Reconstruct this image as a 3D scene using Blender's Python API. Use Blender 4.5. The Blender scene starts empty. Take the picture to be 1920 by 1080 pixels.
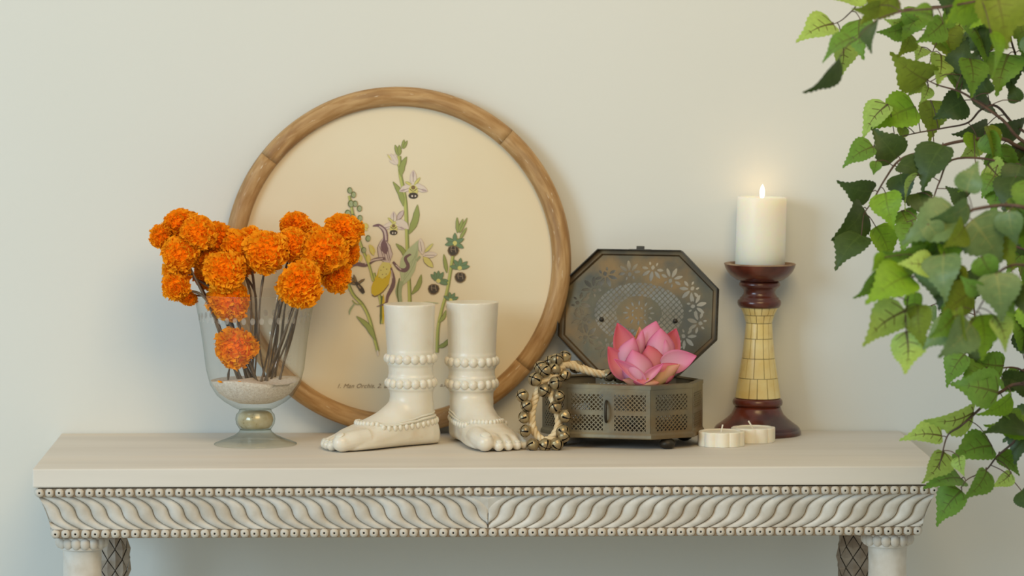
import bpy, bmesh, math, random
import numpy as np
from mathutils import Vector, Matrix
from mathutils.bvhtree import BVHTree

scene = bpy.context.scene
COL = scene.collection
random.seed(7)
ZT = 0.80                       # height of the console table top
F = 7200.0                      # focal length in pixels of a 1920 wide frame (135 mm)

# ------------------------------------------------------------------ camera
CAM = Vector((-0.12119, -5.53918, ZT + 0.66042))
YAW, PITCH = 0.02809, 0.071934
cam_d = bpy.data.cameras.new('camera')
cam_o = bpy.data.objects.new('camera', cam_d)
COL.objects.link(cam_o)
cam_o.location = CAM
cam_o.rotation_euler = (math.pi / 2 - PITCH, 0, -YAW)
cam_d.sensor_width = 36.0
cam_d.lens = 135.0
cam_d.clip_end = 60
cam_d.dof.use_dof = True
cam_d.dof.focus_distance = 5.72
cam_d.dof.aperture_fstop = 4.0
scene.camera = cam_o

# ------------------------------------------------------------------ world, light, exposure
world = bpy.data.worlds.new('room_light')
scene.world = world
world.use_nodes = True
bg = world.node_tree.nodes['Background']
bg.inputs['Color'].default_value = (0.93, 1.0, 1.0, 1)
bg.inputs['Strength'].default_value = 0.43

def area_light(name, loc, target, size, size_y, power, color):
    d = bpy.data.lights.new(name, 'AREA')
    d.shape = 'RECTANGLE'; d.size = size; d.size_y = size_y
    d.energy = power; d.color = color
    o = bpy.data.objects.new(name, d)
    COL.objects.link(o)
    o.location = loc
    o.rotation_euler = (Vector(target) - Vector(loc)).to_track_quat('-Z', 'Y').to_euler()
    return o
area_light('window_daylight', (-3.3, -3.1, 2.1), (0.7, 0.4, 1.0), 1.8, 1.8, 94, (0.56, 0.79, 1.0))
area_light('ceiling_lamp', (0.5, -2.3, 2.95), (0.15, 0.3, 0.9), 1.5, 1.5, 44, (1.0, 0.71, 0.34))

scene.view_settings.view_transform = 'Standard'
scene.view_settings.look = 'None'
scene.view_settings.exposure = 0.0
scene.view_settings.gamma = 1.0
scene.view_settings.use_curve_mapping = False

# ------------------------------------------------------------------ pixel <-> place helpers
FW = Vector((math.sin(YAW) * math.cos(PITCH), math.cos(YAW) * math.cos(PITCH), -math.sin(PITCH)))
RT = Vector((math.cos(YAW), -math.sin(YAW), 0))
UP = RT.cross(FW)
def ray(px, py):
    return FW + RT * ((px - 960) / F) + UP * ((540 - py) / F)
def at(px, py, y):
    d = ray(px, py)
    return CAM + d * ((y - CAM.y) / d.y)
def on_top(px, py, z=ZT):
    d = ray(px, py)
    return CAM + d * ((z - CAM.z) / d.z)
def unit(p):                     # metres per pixel at a place
    return (Vector(p) - CAM).dot(FW) / F

# ------------------------------------------------------------------ object helpers
def link(o, parent=None):
    COL.objects.link(o)
    if parent is not None:
        o.parent = parent
    return o
def tag(o, label=None, cat=None, group=None, kind=None):
    if label: o['label'] = label
    if cat: o['category'] = cat
    if group: o['group'] = group
    if kind: o['kind'] = kind
    return o
def thing(name, loc, label, cat, group=None, rotz=0.0):
    o = bpy.data.objects.new(name, None)
    o.empty_display_size = 0.05
    o.location = loc
    o.rotation_euler = (0, 0, rotz)
    link(o)
    return tag(o, label, cat, group)
def mk_mesh(name, verts, faces, mats, smooth=True, face_mat=None, uv=None):
    me = bpy.data.meshes.new(name)
    me.from_pydata([tuple(v) for v in verts], [], faces)
    if not isinstance(mats, (list, tuple)): mats = [mats]
    for m in mats: me.materials.append(m)
    if face_mat is not None:
        me.polygons.foreach_set('material_index', face_mat)
    if smooth:
        me.polygons.foreach_set('use_smooth', [True] * len(me.polygons))
    if uv is not None:
        lay = me.uv_layers.new(name='UVMap')
        for lp in me.loops:
            lay.data[lp.index].uv = uv[lp.vertex_index]
    me.update()
    return me
def obj(name, me, parent=None, loc=None, rot=None, scale=None):
    o = bpy.data.objects.new(name, me)
    if loc is not None: o.location = loc
    if rot is not None: o.rotation_euler = rot
    if scale is not None: o.scale = (scale,) * 3 if isinstance(scale, (int, float)) else scale
    return link(o, parent)
def part(name, verts, faces, mats, parent, smooth=True, **kw):
    return obj(name, mk_mesh(name, verts, faces, mats, smooth, **kw), parent)
class MB:
    """collects shapes for one mesh"""
    def __init__(s): s.v = []; s.f = []; s.m = []
    def add(s, vf, mi=0):
        n = len(s.v); s.v += [Vector(p) for p in vf[0]]
        s.f += [[i + n for i in q] for q in vf[1]]; s.m += [mi] * len(vf[1])
        return s
    def mesh(s, name, mats, smooth=True):
        return mk_mesh(name, s.v, s.f, mats, smooth, face_mat=s.m)
    def build(s, name, mats, parent=None, smooth=True):
        return obj(name, s.mesh(name, mats, smooth), parent)
def lathe(prof, n=48, k=1.0, a0=0.0, a1=None, caps=False):
    v = []; f = []; full = a1 is None
    a1 = a0 + 2 * math.pi if full else a1
    m = n if full else n + 1
    for r, z in prof:
        for i in range(m):
            a = a0 + (a1 - a0) * i / n
            v.append((r * math.cos(a) * k, r * math.sin(a) * k, z * k))
    for j in range(len(prof) - 1):
        for i in range(n):
            i2 = (i + 1) % m if full else i + 1
            f.append([j * m + i, j * m + i2, (j + 1) * m + i2, (j + 1) * m + i])
    if caps:
        f.append(list(range(m))[::-1]); f.append([(len(prof) - 1) * m + i for i in range(m)])
    return v, f
def tube(pts, rad, n=8, caps=True, squash=None):
    pts = [Vector(p) for p in pts]
    if not isinstance(rad, (list, tuple)): rad = [rad] * len(pts)
    v = []; f = []
    t0 = (pts[1] - pts[0]).normalized()
    ref = Vector((0, 0, 1)) if abs(t0.z) < .9 else Vector((1, 0, 0))
    nrm = (ref - t0 * ref.dot(t0)).normalized()
    for i, p in enumerate(pts):
        a = pts[max(i - 1, 0)]; b = pts[min(i + 1, len(pts) - 1)]
        t = (b - a).normalized()
        nrm = (nrm - t * nrm.dot(t)).normalized()
        bi = t.cross(nrm)
        for k in range(n):
            an = 2 * math.pi * k / n
            v.append(p + (nrm * math.cos(an) + bi * math.sin(an)) * rad[i])
    for j in range(len(pts) - 1):
        for k in range(n):
            k2 = (k + 1) % n
            f.append([j * n + k, j * n + k2, (j + 1) * n + k2, (j + 1) * n + k])
    if caps:
        f.append(list(range(n))[::-1]); f.append([(len(pts) - 1) * n + k for k in range(n)])
    return v, f
def ellipsoid(c, r, n=16, m=10):
    if isinstance(r, (int, float)): r = (r, r, r)
    v = [(c[0], c[1], c[2] - r[2])]; f = []
    for j in range(1, m):
        ph = -math.pi / 2 + math.pi * j / m
        for i in range(n):
            a = 2 * math.pi * i / n
            v.append((c[0] + r[0] * math.cos(ph) * math.cos(a), c[1] + r[1] * math.cos(ph) * math.sin(a), c[2] + r[2] * math.sin(ph)))
    v.append((c[0], c[1], c[2] + r[2]))
    for i in range(n):
        f.append([0, 1 + (i + 1) % n, 1 + i])
        for j in range(m - 2):
            a = 1 + j * n; b = a + n
            f.append([a + i, a + (i + 1) % n, b + (i + 1) % n, b + i])
        a = 1 + (m - 2) * n
        f.append([a + i, a + (i + 1) % n, len(v) - 1])
    return v, f
def box(x0, x1, y0, y1, z0, z1):
    v = [(x, y, z) for z in (z0, z1) for y in (y0, y1) for x in (x0, x1)]
    return v, [[0, 2, 3, 1], [4, 5, 7, 6], [0, 1, 5, 4], [2, 6, 7, 3], [0, 4, 6, 2], [1, 3, 7, 5]]
def scaled(vf, k):
    return [(p[0] * k, p[1] * k, p[2] * k) for p in vf[0]], vf[1]
def smooth_path(pts, n=6):
    """Catmull-Rom through the points"""
    pts = [Vector(p) for p in pts]; out = []
    for i in range(len(pts) - 1):
        p0 = pts[max(i - 1, 0)]; p1 = pts[i]; p2 = pts[i + 1]; p3 = pts[min(i + 2, len(pts) - 1)]
        for j in range(n):
            t = j / n
            out.append(0.5 * ((2 * p1) + (p2 - p0) * t + (2 * p0 - 5 * p1 + 4 * p2 - p3) * t * t + (3 * p1 - p0 - 3 * p2 + p3) * t ** 3))
    out.append(pts[-1]); return out
def bevel(o, w, seg=2):
    m = o.modifiers.new('bevel', 'BEVEL'); m.width = w; m.segments = seg; m.limit_method = 'ANGLE'
    return o

# ------------------------------------------------------------------ materials
def srgb(r, g, b):
    return tuple(((c / 255) / 12.92 if c / 255 <= .04045 else ((c / 255 + .055) / 1.055) ** 2.4) for c in (r, g, b)) + (1.0,)
def mat(name, c1, c2=None, scale=8.0, stretch=(1, 1, 1), rough=0.5, metal=0.0, bump=0.0, bscale=40.0, detail=4.0,
        sss=0.0, sss_r=(1, .6, .35), sss_s=0.01, lo=.35, hi=.65, spec=0.5, coat=0.0, c3=None, scale3=3.0, lo3=.55, hi3=.7, transl=0.0):
    m = bpy.data.materials.new(name); m.use_nodes = True
    nt = m.node_tree; N = nt.nodes; L = nt.links
    b = N['Principled BSDF']
    b.inputs['Roughness'].default_value = rough; b.inputs['Metallic'].default_value = metal
    b.inputs['Specular IOR Level'].default_value = spec
    b.inputs['Base Color'].default_value = c1
    if coat: b.inputs['Coat Weight'].default_value = coat; b.inputs['Coat Roughness'].default_value = .15
    if sss:
        b.inputs['Subsurface Weight'].default_value = sss
        b.inputs['Subsurface Radius'].default_value = sss_r
        b.inputs['Subsurface Scale'].default_value = sss_s
    tc = N.new('ShaderNodeTexCoord'); mp = N.new('ShaderNodeMapping')
    L.new(tc.outputs['Object'], mp.inputs['Vector'])
    mp.inputs['Scale'].default_value = stretch
    out = None
    def ramp_noise(sc, lo_, hi_):
        nz = N.new('ShaderNodeTexNoise'); nz.inputs['Scale'].default_value = sc; nz.inputs['Detail'].default_value = detail
        L.new(mp.outputs['Vector'], nz.inputs['Vector'])
        r = N.new('ShaderNodeMapRange'); r.inputs['From Min'].default_value = lo_; r.inputs['From Max'].default_value = hi_
        L.new(nz.outputs['Fac'], r.inputs['Value'])
        return r.outputs['Result']
    if c2 is not None:
        mx = N.new('ShaderNodeMix'); mx.data_type = 'RGBA'
        mx.inputs['A'].default_value = c1; mx.inputs['B'].default_value = c2
        L.new(ramp_noise(scale, lo, hi), mx.inputs['Factor']); out = mx.outputs['Result']
        if c3 is not None:
            m3 = N.new('ShaderNodeMix'); m3.data_type = 'RGBA'
            L.new(out, m3.inputs['A']); m3.inputs['B'].default_value = c3
            L.new(ramp_noise(scale3, lo3, hi3), m3.inputs['Factor']); out = m3.outputs['Result']
        L.new(out, b.inputs['Base Color'])
    if bump:
        nz = N.new('ShaderNodeTexNoise'); nz.inputs['Scale'].default_value = bscale; nz.inputs['Detail'].default_value = 4
        L.new(mp.outputs['Vector'], nz.inputs['Vector'])
        bp = N.new('ShaderNodeBump'); bp.inputs['Strength'].default_value = bump; bp.inputs['Distance'].default_value = .002
        L.new(nz.outputs['Fac'], bp.inputs['Height']); L.new(bp.outputs['Normal'], b.inputs['Normal'])
    if transl:
        tr = N.new('ShaderNodeBsdfTranslucent'); ms = N.new('ShaderNodeMixShader'); ms.inputs['Fac'].default_value = transl
        if out is not None: L.new(out, tr.inputs['Color'])
        else: tr.inputs['Color'].default_value = c1
        L.new(b.outputs['BSDF'], ms.inputs[1]); L.new(tr.outputs['BSDF'], ms.inputs[2])
        L.new(ms.outputs['Shader'], N['Material Output'].inputs['Surface'])
    return m

M = {}
M['wall'] = mat('wall_paint', srgb(224, 223, 214), srgb(221, 220, 210), scale=1.2, rough=.85, bump=.10, bscale=90, spec=.2)
M['floor'] = mat('floor_stone', srgb(206, 209, 206), srgb(196, 200, 196), scale=3, rough=.5)
M['limewash'] = mat('limewashed_wood', srgb(222, 214, 201), srgb(212, 203, 189), scale=7, stretch=(.25, 2.2, 2.2), rough=.6, bump=.08, bscale=60,
                    c3=srgb(222, 210, 192), scale3=3.0)
M['carved'] = mat('painted_carving', srgb(222, 216, 205), srgb(200, 190, 174), scale=30, rough=.62, bump=.15, bscale=150)
M['glaze'] = mat('brown_glaze', srgb(150, 132, 108), srgb(128, 108, 84), scale=25, rough=.7)
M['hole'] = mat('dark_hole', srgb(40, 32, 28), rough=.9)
M['cone'] = mat('dark_cone', srgb(178, 164, 146), srgb(140, 122, 102), scale=30, rough=.6)
M['cone_gap'] = mat('cone_gap', srgb(62, 50, 40), rough=.8)
M['marble'] = mat('white_marble', srgb(232, 225, 208), srgb(222, 210, 186), scale=14, rough=.32, sss=.25, sss_s=.006, c3=srgb(214, 192, 158), scale3=22, lo3=.60, hi3=.85, lo=.45, hi=.75)
M['brass'] = mat('aged_brass', srgb(138, 126, 98), srgb(112, 106, 90), scale=22, rough=.42, metal=.5, bump=.15, bscale=120, c3=srgb(124, 98, 62), scale3=14, lo3=.5, hi3=.75)
M['brass_lid'] = mat('lid_brass', srgb(100, 90, 62), srgb(78, 73, 56), scale=24, rough=.5, metal=.3, bump=.15, bscale=120, c3=srgb(140, 106, 54), scale3=16, lo3=.46, hi3=.72)
M['brass_gold'] = mat('brown_gold_brass', srgb(112, 90, 58), srgb(84, 70, 50), scale=24, rough=.5, metal=.6)
M['brass_dark'] = mat('dark_brass', srgb(74, 66, 52), srgb(50, 45, 38), scale=24, rough=.5, metal=.6)
M['bell'] = mat('bell_brass', srgb(182, 162, 118), srgb(136, 118, 88), scale=60, rough=.34, metal=.55)
M['cotton'] = mat('cotton_cord', srgb(232, 212, 172), srgb(214, 188, 142), scale=60, rough=.9, bump=.4, bscale=400)
M['mahogany'] = mat('mahogany', srgb(116, 52, 32), srgb(66, 32, 24), scale=18, rough=.26, coat=.25, c3=srgb(60, 34, 28), scale3=10, lo3=.5, hi3=.7)
M['worn_rim'] = mat('worn_wood_rim', srgb(170, 140, 108), srgb(120, 84, 58), scale=40, rough=.6)
M['bone'] = mat('bone_tile', srgb(240, 220, 158), srgb(230, 202, 128), scale=30, rough=.3, sss=.1, sss_s=.003, c3=srgb(214, 178, 104), scale3=18)
M['grout'] = mat('tile_grout', srgb(92, 72, 44), rough=.8)
M['wax'] = mat('cream_wax', srgb(246, 240, 222), rough=.45, sss=1.0, sss_r=(1, .55, .22), sss_s=.03)
M['tea_wax'] = mat('tealight_wax', srgb(246, 238, 220), srgb(238, 228, 205), scale=30, rough=.45, sss=.4, sss_s=.006)
M['wick'] = mat('cotton_wick', srgb(240, 232, 215), rough=.9)
M['burnt'] = mat('burnt_wick', srgb(40, 32, 28), rough=.9)
M['petal_o'] = mat('marigold_petal', srgb(255, 178, 22), srgb(255, 152, 6), scale=30, rough=.7, transl=.1, spec=.2)
M['petal_core'] = mat('marigold_core', srgb(255, 132, 0), rough=.8, spec=.1)
M['stem'] = mat('dry_stem', srgb(128, 108, 84), srgb(98, 84, 66), scale=50, rough=.7)
M['calyx'] = mat('green_calyx', srgb(92, 98, 40), rough=.6)
M['sand'] = mat('white_sand', srgb(232, 220, 204), srgb(212, 196, 176), scale=300, rough=.95, bump=.8, bscale=500, detail=2, c3=srgb(150, 130, 112), scale3=420, lo3=.68, hi3=.72)
M['silver'] = mat('mottled_silver', srgb(214, 204, 178), srgb(190, 172, 130), scale=50, rough=.3, metal=.15, c3=srgb(150, 130, 95), scale3=90, lo3=.62, hi3=.7)
M['paper'] = mat('aged_paper', srgb(232, 218, 188), srgb(228, 210, 175), scale=3, rough=.9, spec=.1)
M['bark'] = mat('twig_bark', srgb(104, 78, 62), srgb(78, 58, 48), scale=60, rough=.7)
M['trunk'] = mat('trunk_bark', srgb(112, 90, 72), srgb(84, 66, 52), scale=20, stretch=(3, 3, .5), rough=.8, bump=.5)
M['etch'] = None

def glass_mat(name, tint, edge, base, grow):
    m = bpy.data.materials.new(name); m.use_nodes = True
    nt = m.node_tree; N = nt.nodes; L = nt.links
    N.remove(N['Principled BSDF'])
    lw = N.new('ShaderNodeLayerWeight'); lw.inputs['Blend'].default_value = .5
    def mth(o, a, b):
        n = N.new('ShaderNodeMath'); n.operation = o; n.use_clamp = True
        L.new(a, n.inputs[0]); n.inputs[1].default_value = b
        return n.outputs[0]
    fc = lw.outputs['Facing']
    mx = N.new('ShaderNodeMix'); mx.data_type = 'RGBA'
    mx.inputs['A'].default_value = tint; mx.inputs['B'].default_value = edge
    L.new(mth('POWER', fc, 4.0), mx.inputs['Factor'])
    tr = N.new('ShaderNodeBsdfTransparent'); L.new(mx.outputs['Result'], tr.inputs['Color'])
    gl = N.new('ShaderNodeBsdfGlossy'); gl.inputs['Roughness'].default_value = .04
    ms = N.new('ShaderNodeMixShader')
    L.new(mth('ADD', mth('MULTIPLY', mth('POWER', fc, 5.0), grow), base), ms.inputs['Fac'])
    L.new(tr.outputs['BSDF'], ms.inputs[1]); L.new(gl.outputs['BSDF'], ms.inputs[2])
    L.new(ms.outputs['Shader'], N['Material Output'].inputs['Surface'])
    return m
M['glass'] = glass_mat('thin_glass', (.965, .975, .97, 1), (.66, .70, .66, 1), .035, .45)
M['glass_foot'] = glass_mat('thick_glass', (.90, .92, .89, 1), (.42, .46, .40, 1), .06, .5)
def frosted():
    m = bpy.data.materials.new('etched_glass'); m.use_nodes = True
    nt = m.node_tree; N = nt.nodes; L = nt.links
    b = N['Principled BSDF']; b.inputs['Base Color'].default_value = srgb(196, 188, 176); b.inputs['Roughness'].default_value = .8
    tr = N.new('ShaderNodeBsdfTransparent'); ms = N.new('ShaderNodeMixShader'); ms.inputs['Fac'].default_value = .62
    L.new(b.outputs['BSDF'], ms.inputs[1]); L.new(tr.outputs['BSDF'], ms.inputs[2]); L.new(ms.outputs['Shader'], N['Material Output'].inputs['Surface'])
    return m
M['etch'] = frosted()

def uv_nodes(m):
    N = m.node_tree.nodes; L = m.node_tree.links
    uv = N.new('ShaderNodeUVMap'); uv.uv_map = 'UVMap'
    sp = N.new('ShaderNodeSeparateXYZ'); L.new(uv.outputs['UV'], sp.inputs['Vector'])
    def op(o, a, b=None, clamp=False):
        n = N.new('ShaderNodeMath'); n.operation = o; n.use_clamp = clamp
        for i, x in enumerate((a, b)):
            if x is None: continue
            if isinstance(x, (int, float)): n.inputs[i].default_value = x
            else: L.new(x, n.inputs[i])
        return n.outputs[0]
    def mix(f, a, b):
        n = N.new('ShaderNodeMix'); n.data_type = 'RGBA'
        if isinstance(f, (int, float)): n.inputs['Factor'].default_value = f
        else: L.new(f, n.inputs['Factor'])
        for k, x in (('A', a), ('B', b)):
            if isinstance(x, tuple): n.inputs[k].default_value = x
            else: L.new(x, n.inputs[k])
        return n.outputs['Result']
    return N, L, sp.outputs['X'], sp.outputs['Y'], op, mix, uv

def leaf_mat(name, col, vein, vein_amt, rough=.5, transl=.3):
    m = bpy.data.materials.new(name); m.use_nodes = True
    N, L, u, v, op, mix, uv = uv_nodes(m)
    b = N['Principled BSDF']; b.inputs['Roughness'].default_value = rough; b.inputs['Specular IOR Level'].default_value = .35
    av = op('ABSOLUTE', v)
    w = op('MULTIPLY', op('SUBTRACT', .78, u), .05)
    mid = op('LESS_THAN', av, w)
    ph = op('FRACT', op('MULTIPLY', op('SUBTRACT', u, op('MULTIPLY', av, .42)), 5.0))
    side = op('MULTIPLY', op('LESS_THAN', ph, .10), op('LESS_THAN', av, op('MULTIPLY', op('SUBTRACT', .75, u), .55)))
    fac = op('MULTIPLY', op('MAXIMUM', mid, side), vein_amt)
    nz = N.new('ShaderNodeTexNoise'); nz.inputs['Scale'].default_value = 7
    L.new(uv.outputs['UV'], nz.inputs['Vector'])
    dark = tuple(c * .72 for c in col[:3]) + (1,)
    base = mix(nz.outputs['Fac'], dark, tuple(min(1, c * 1.22) for c in col[:3]) + (1,))
    # fine paler ribs
    rib = op('LESS_THAN', op('FRACT', op('MULTIPLY', op('SUBTRACT', u, op('MULTIPLY', av, .42)), 10.0)), .12)
    base = mix(op('MULTIPLY', rib, .18), base, dark)
    c = mix(fac, base, vein)
    L.new(c, b.inputs['Base Color'])
    tr = N.new('ShaderNodeBsdfTranslucent'); L.new(c, tr.inputs['Color'])
    ms = N.new('ShaderNodeMixShader'); ms.inputs['Fac'].default_value = transl
    L.new(b.outputs['BSDF'], ms.inputs[1]); L.new(tr.outputs['BSDF'], ms.inputs[2])
    L.new(ms.outputs['Shader'], N['Material Output'].inputs['Surface'])
    return m
VE = srgb(84, 52, 36)
M['leaf_l'] = leaf_mat('leaf_light', srgb(172, 200, 96), VE, .85)  # leaf tones mix own green with lit and backlit looks painted in
M['leaf_b'] = leaf_mat('leaf_bright', srgb(134, 174, 44), VE, .30)
M['leaf_m'] = leaf_mat('leaf_mid', srgb(112, 150, 52), VE, .55)
M['leaf_o'] = leaf_mat('leaf_olive', srgb(128, 146, 44), VE, .35)
M['leaf_d'] = leaf_mat('leaf_dark', srgb(68, 88, 38), srgb(90, 110, 50), .35, .45, .15)
M['leaf_g'] = leaf_mat('leaf_grey', srgb(112, 138, 84), srgb(160, 164, 96), .35, .4, .2)

def petal_mat(name, base, tip, edge):
    m = bpy.data.materials.new(name); m.use_nodes = True
    N, L, u, v, op, mix, uv = uv_nodes(m)
    b = N['Principled BSDF']; b.inputs['Roughness'].default_value = .55; b.inputs['Specular IOR Level'].default_value = .25
    c = mix(op('POWER', u, 1.6), base, tip)
    c = mix(op('MULTIPLY', op('POWER', op('ABSOLUTE', v), 4.0), .6), c, edge)
    st = N.new('ShaderNodeTexWave'); st.inputs['Scale'].default_value = 1.6; st.inputs['Distortion'].default_value = 1.5
    st.bands_direction = 'Y'
    mp = N.new('ShaderNodeMapping'); mp.inputs['Scale'].default_value = (.3, 6, 1)
    L.new(uv.outputs['UV'], mp.inputs['Vector']); L.new(mp.outputs['Vector'], st.inputs['Vector'])
    c = mix(op('MULTIPLY', st.outputs['Fac'], .12), c, edge)
    L.new(c, b.inputs['Base Color'])
    tr = N.new('ShaderNodeBsdfTranslucent'); L.new(c, tr.inputs['Color'])
    ms = N.new('ShaderNodeMixShader'); ms.inputs['Fac'].default_value = .3
    L.new(b.outputs['BSDF'], ms.inputs[1]); L.new(tr.outputs['BSDF'], ms.inputs[2])
    L.new(ms.outputs['Shader'], N['Material Output'].inputs['Surface'])
    return m
M['lotus_p'] = petal_mat('lotus_pink', srgb(246, 198, 212), srgb(240, 132, 172), srgb(226, 96, 146))
M['lotus_c'] = petal_mat('lotus_coral', srgb(240, 160, 158), srgb(228, 100, 120), srgb(214, 78, 110))
M['lotus_g'] = petal_mat('lotus_greenish', srgb(232, 190, 140), srgb(236, 150, 138), srgb(196, 184, 84))

def wood_ring_mat():
    m = bpy.data.materials.new('oak_frame'); m.use_nodes = True
    N, L, u, v, op, mix, uv = uv_nodes(m)
    b = N['Principled BSDF']; b.inputs['Roughness'].default_value = .55; b.inputs['Specular IOR Level'].default_value = .35
    mp = N.new('ShaderNodeMapping'); mp.inputs['Scale'].default_value = (5, 60, 1)
    oi = N.new('ShaderNodeObjectInfo')
    ad = N.new('ShaderNodeVectorMath'); L.new(uv.outputs['UV'], ad.inputs[0])
    cb = N.new('ShaderNodeCombineXYZ'); L.new(op('MULTIPLY', oi.outputs['Random'], 37.0), cb.inputs['X']); L.new(oi.outputs['Random'], cb.inputs['Y'])
    L.new(cb.outputs['Vector'], ad.inputs[1]); L.new(ad.outputs['Vector'], mp.inputs['Vector'])
    n1 = N.new('ShaderNodeTexNoise'); n1.inputs['Scale'].default_value = 1.0; n1.inputs['Detail'].default_value = 6; n1.inputs['Distortion'].default_value = .6
    L.new(mp.outputs['Vector'], n1.inputs['Vector'])
    n2 = N.new('ShaderNodeTexNoise'); n2.inputs['Scale'].default_value = .35; n2.inputs['Detail'].default_value = 3
    L.new(mp.outputs['Vector'], n2.inputs['Vector'])
    def rng(x, lo, hi):
        r = N.new('ShaderNodeMapRange'); r.inputs['From Min'].default_value = lo; r.inputs['From Max'].default_value = hi; L.new(x, r.inputs['Value']); return r.outputs['Result']
    c = mix(rng(n1.outputs['Fac'], .35, .65), srgb(194, 156, 106), srgb(164, 122, 72))
    c = mix(rng(n2.outputs['Fac'], .52, .75), c, srgb(132, 98, 66))
    n3 = N.new('ShaderNodeTexNoise'); n3.inputs['Scale'].default_value = 2.2; n3.inputs['Detail'].default_value = 3
    L.new(mp.outputs['Vector'], n3.inputs['Vector'])
    c = mix(rng(n3.outputs['Fac'], .66, .74), c, srgb(222, 202, 170))
    L.new(c, b.inputs['Base Color'])
    bp = N.new('ShaderNodeBump'); bp.inputs['Strength'].default_value = .15; bp.inputs['Distance'].default_value = .002
    L.new(n1.outputs['Fac'], bp.inputs['Height']); L.new(bp.outputs['Normal'], b.inputs['Normal'])
    return m
M['oak'] = wood_ring_mat()

# ================================================================== THE SETTING
WALL_Y = 0.475
part_wall = obj('wall_back', MB().add(box(-4, 4, WALL_Y, WALL_Y + .12, 0, 3.0)).mesh('wall_back', M['wall'], False))
tag(part_wall, 'plain cream painted wall behind the console table', None, None, 'structure')
fl = obj('floor', MB().add(box(-4, 4, -6.5, WALL_Y + .12, -.1, 0)).mesh('floor', M['floor'], False))
tag(fl, 'pale stone floor under the console table', None, None, 'structure')
bb = obj('baseboard_back', MB().add(box(-4, 4, WALL_Y - .015, WALL_Y, 0, .1)).mesh('baseboard_back', M['limewash'], False))
tag(bb, 'low painted skirting board along the wall', None, None, 'structure')

# ================================================================== CONSOLE TABLE
W = 1.32; D = 0.472
tb = thing('console_table', (0, D / 2, 0), 'whitewashed wooden console table with carved frieze and beaded edges', 'table')
ku = unit((0, 0, ZT))            # metres per pixel at the table front
def T(x, y, z):                  # table point from world
    return (x, y - D / 2, z)
top = obj('table_top', MB().add(box(-W / 2, W / 2, -D / 2, D / 2, ZT - 35.5 * ku, ZT)).mesh('table_top', M['limewash'], False), tb)
bevel(top, .0022)
# frieze backing (glazed), tapered inward to the bottom
z1 = ZT - 35.5 * ku - 2 * ku; zb = z1 - 16 * ku; zc = zb - 65 * ku; zd = zc - 17 * ku
def cove(s):                     # inset (pixels) of the frieze face: s 0 top .. 1 bottom
    return 6 + 20 * (1 - (1 - s) ** 1.6)
fb = MB()
rows = []
hwx = 849 * ku                   # half width of the upper bead row
prof = [(z1 + 2 * ku, 10)] + [(zb + (zc - zb) * s, cove(s) + 4) for s in np.linspace(0, 1, 9)] + [(zd - .5 * ku, 32)]
vv = []; ff = []
for z, ins in prof:
    h = hwx - ins * ku
    vv += [T(-h, .004 + ins * ku, z), T(h, .004 + ins * ku, z), T(h, D - .002, z), T(-h, D - .002, z)]
for j in range(len(prof) - 1):
    for i in range(4):
        ff.append([j * 4 + i, j * 4 + (i + 1) % 4, (j + 1) * 4 + (i + 1) % 4, (j + 1) * 4 + i][::-1])
ff.append([0, 1, 2, 3]); ff.append([(len(prof) - 1) * 4 + i for i in (3, 2, 1, 0)])
frieze = part('frieze', vv, ff, M['glaze'], tb, False)
# carved lobes: S shaped gadroons, mirrored about the centre
def lobe(x0, sgn, nz=12, nt=8, wd=27.5, span=74):
    v = []; f = []
    for j in range(nz + 1):
        s = j / nz
        cx = x0 + span * (s + .8 / (2 * math.pi) * math.sin(2 * math.pi * s))
        hb = zb + (zc - zb) * s
        lim = hwx / ku - cove(s) - 1
        tp = (math.sin(math.pi * min(max(s, .04), .97)) ** .35)
        for i in range(nt + 1):
            t = -1 + 2 * i / nt
            x = cx + wd / 2 * t
            dep = 9.5 * math.sqrt(max(0, 1 - t * t)) * tp * (1 - .18 * t)
            x = max(-lim, min(-.6, x))
            v.append(T(sgn * -x * ku * -1 if sgn > 0 else -x * ku, .004 + (cove(s) + 4 - dep) * ku, hb))
    m = nt + 1
    for j in range(nz):
        for i in range(nt):
            q = [j * m + i, j * m + i + 1, (j + 1) * m + i + 1, (j + 1) * m + i]
            f.append(q[::-1] if sgn > 0 else q)
    return v, f
nl = 0
x0 = -17.0 - 26
while x0 > -849 - 70:
    for sgn in (1, -1):
        part('lobe', *lobe(x0, sgn), M['carved'], frieze)
    x0 -= 29.0
wv = [T(-34 * ku, .004 + 6 * ku, zb), T(34 * ku, .004 + 6 * ku, zb), T(0, .004 + 18 * ku, zb + (zc - zb) * .55), T(0, .004 + 3 * ku, zb + (zc - zb) * .1), T(-30 * ku, .02, zb), T(30 * ku, .02, zb)]
part('centre_wedge', wv, [[0, 3, 2][::-1], [3, 1, 2][::-1], [0, 1, 3]], M['carved'], frieze, False)
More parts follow.
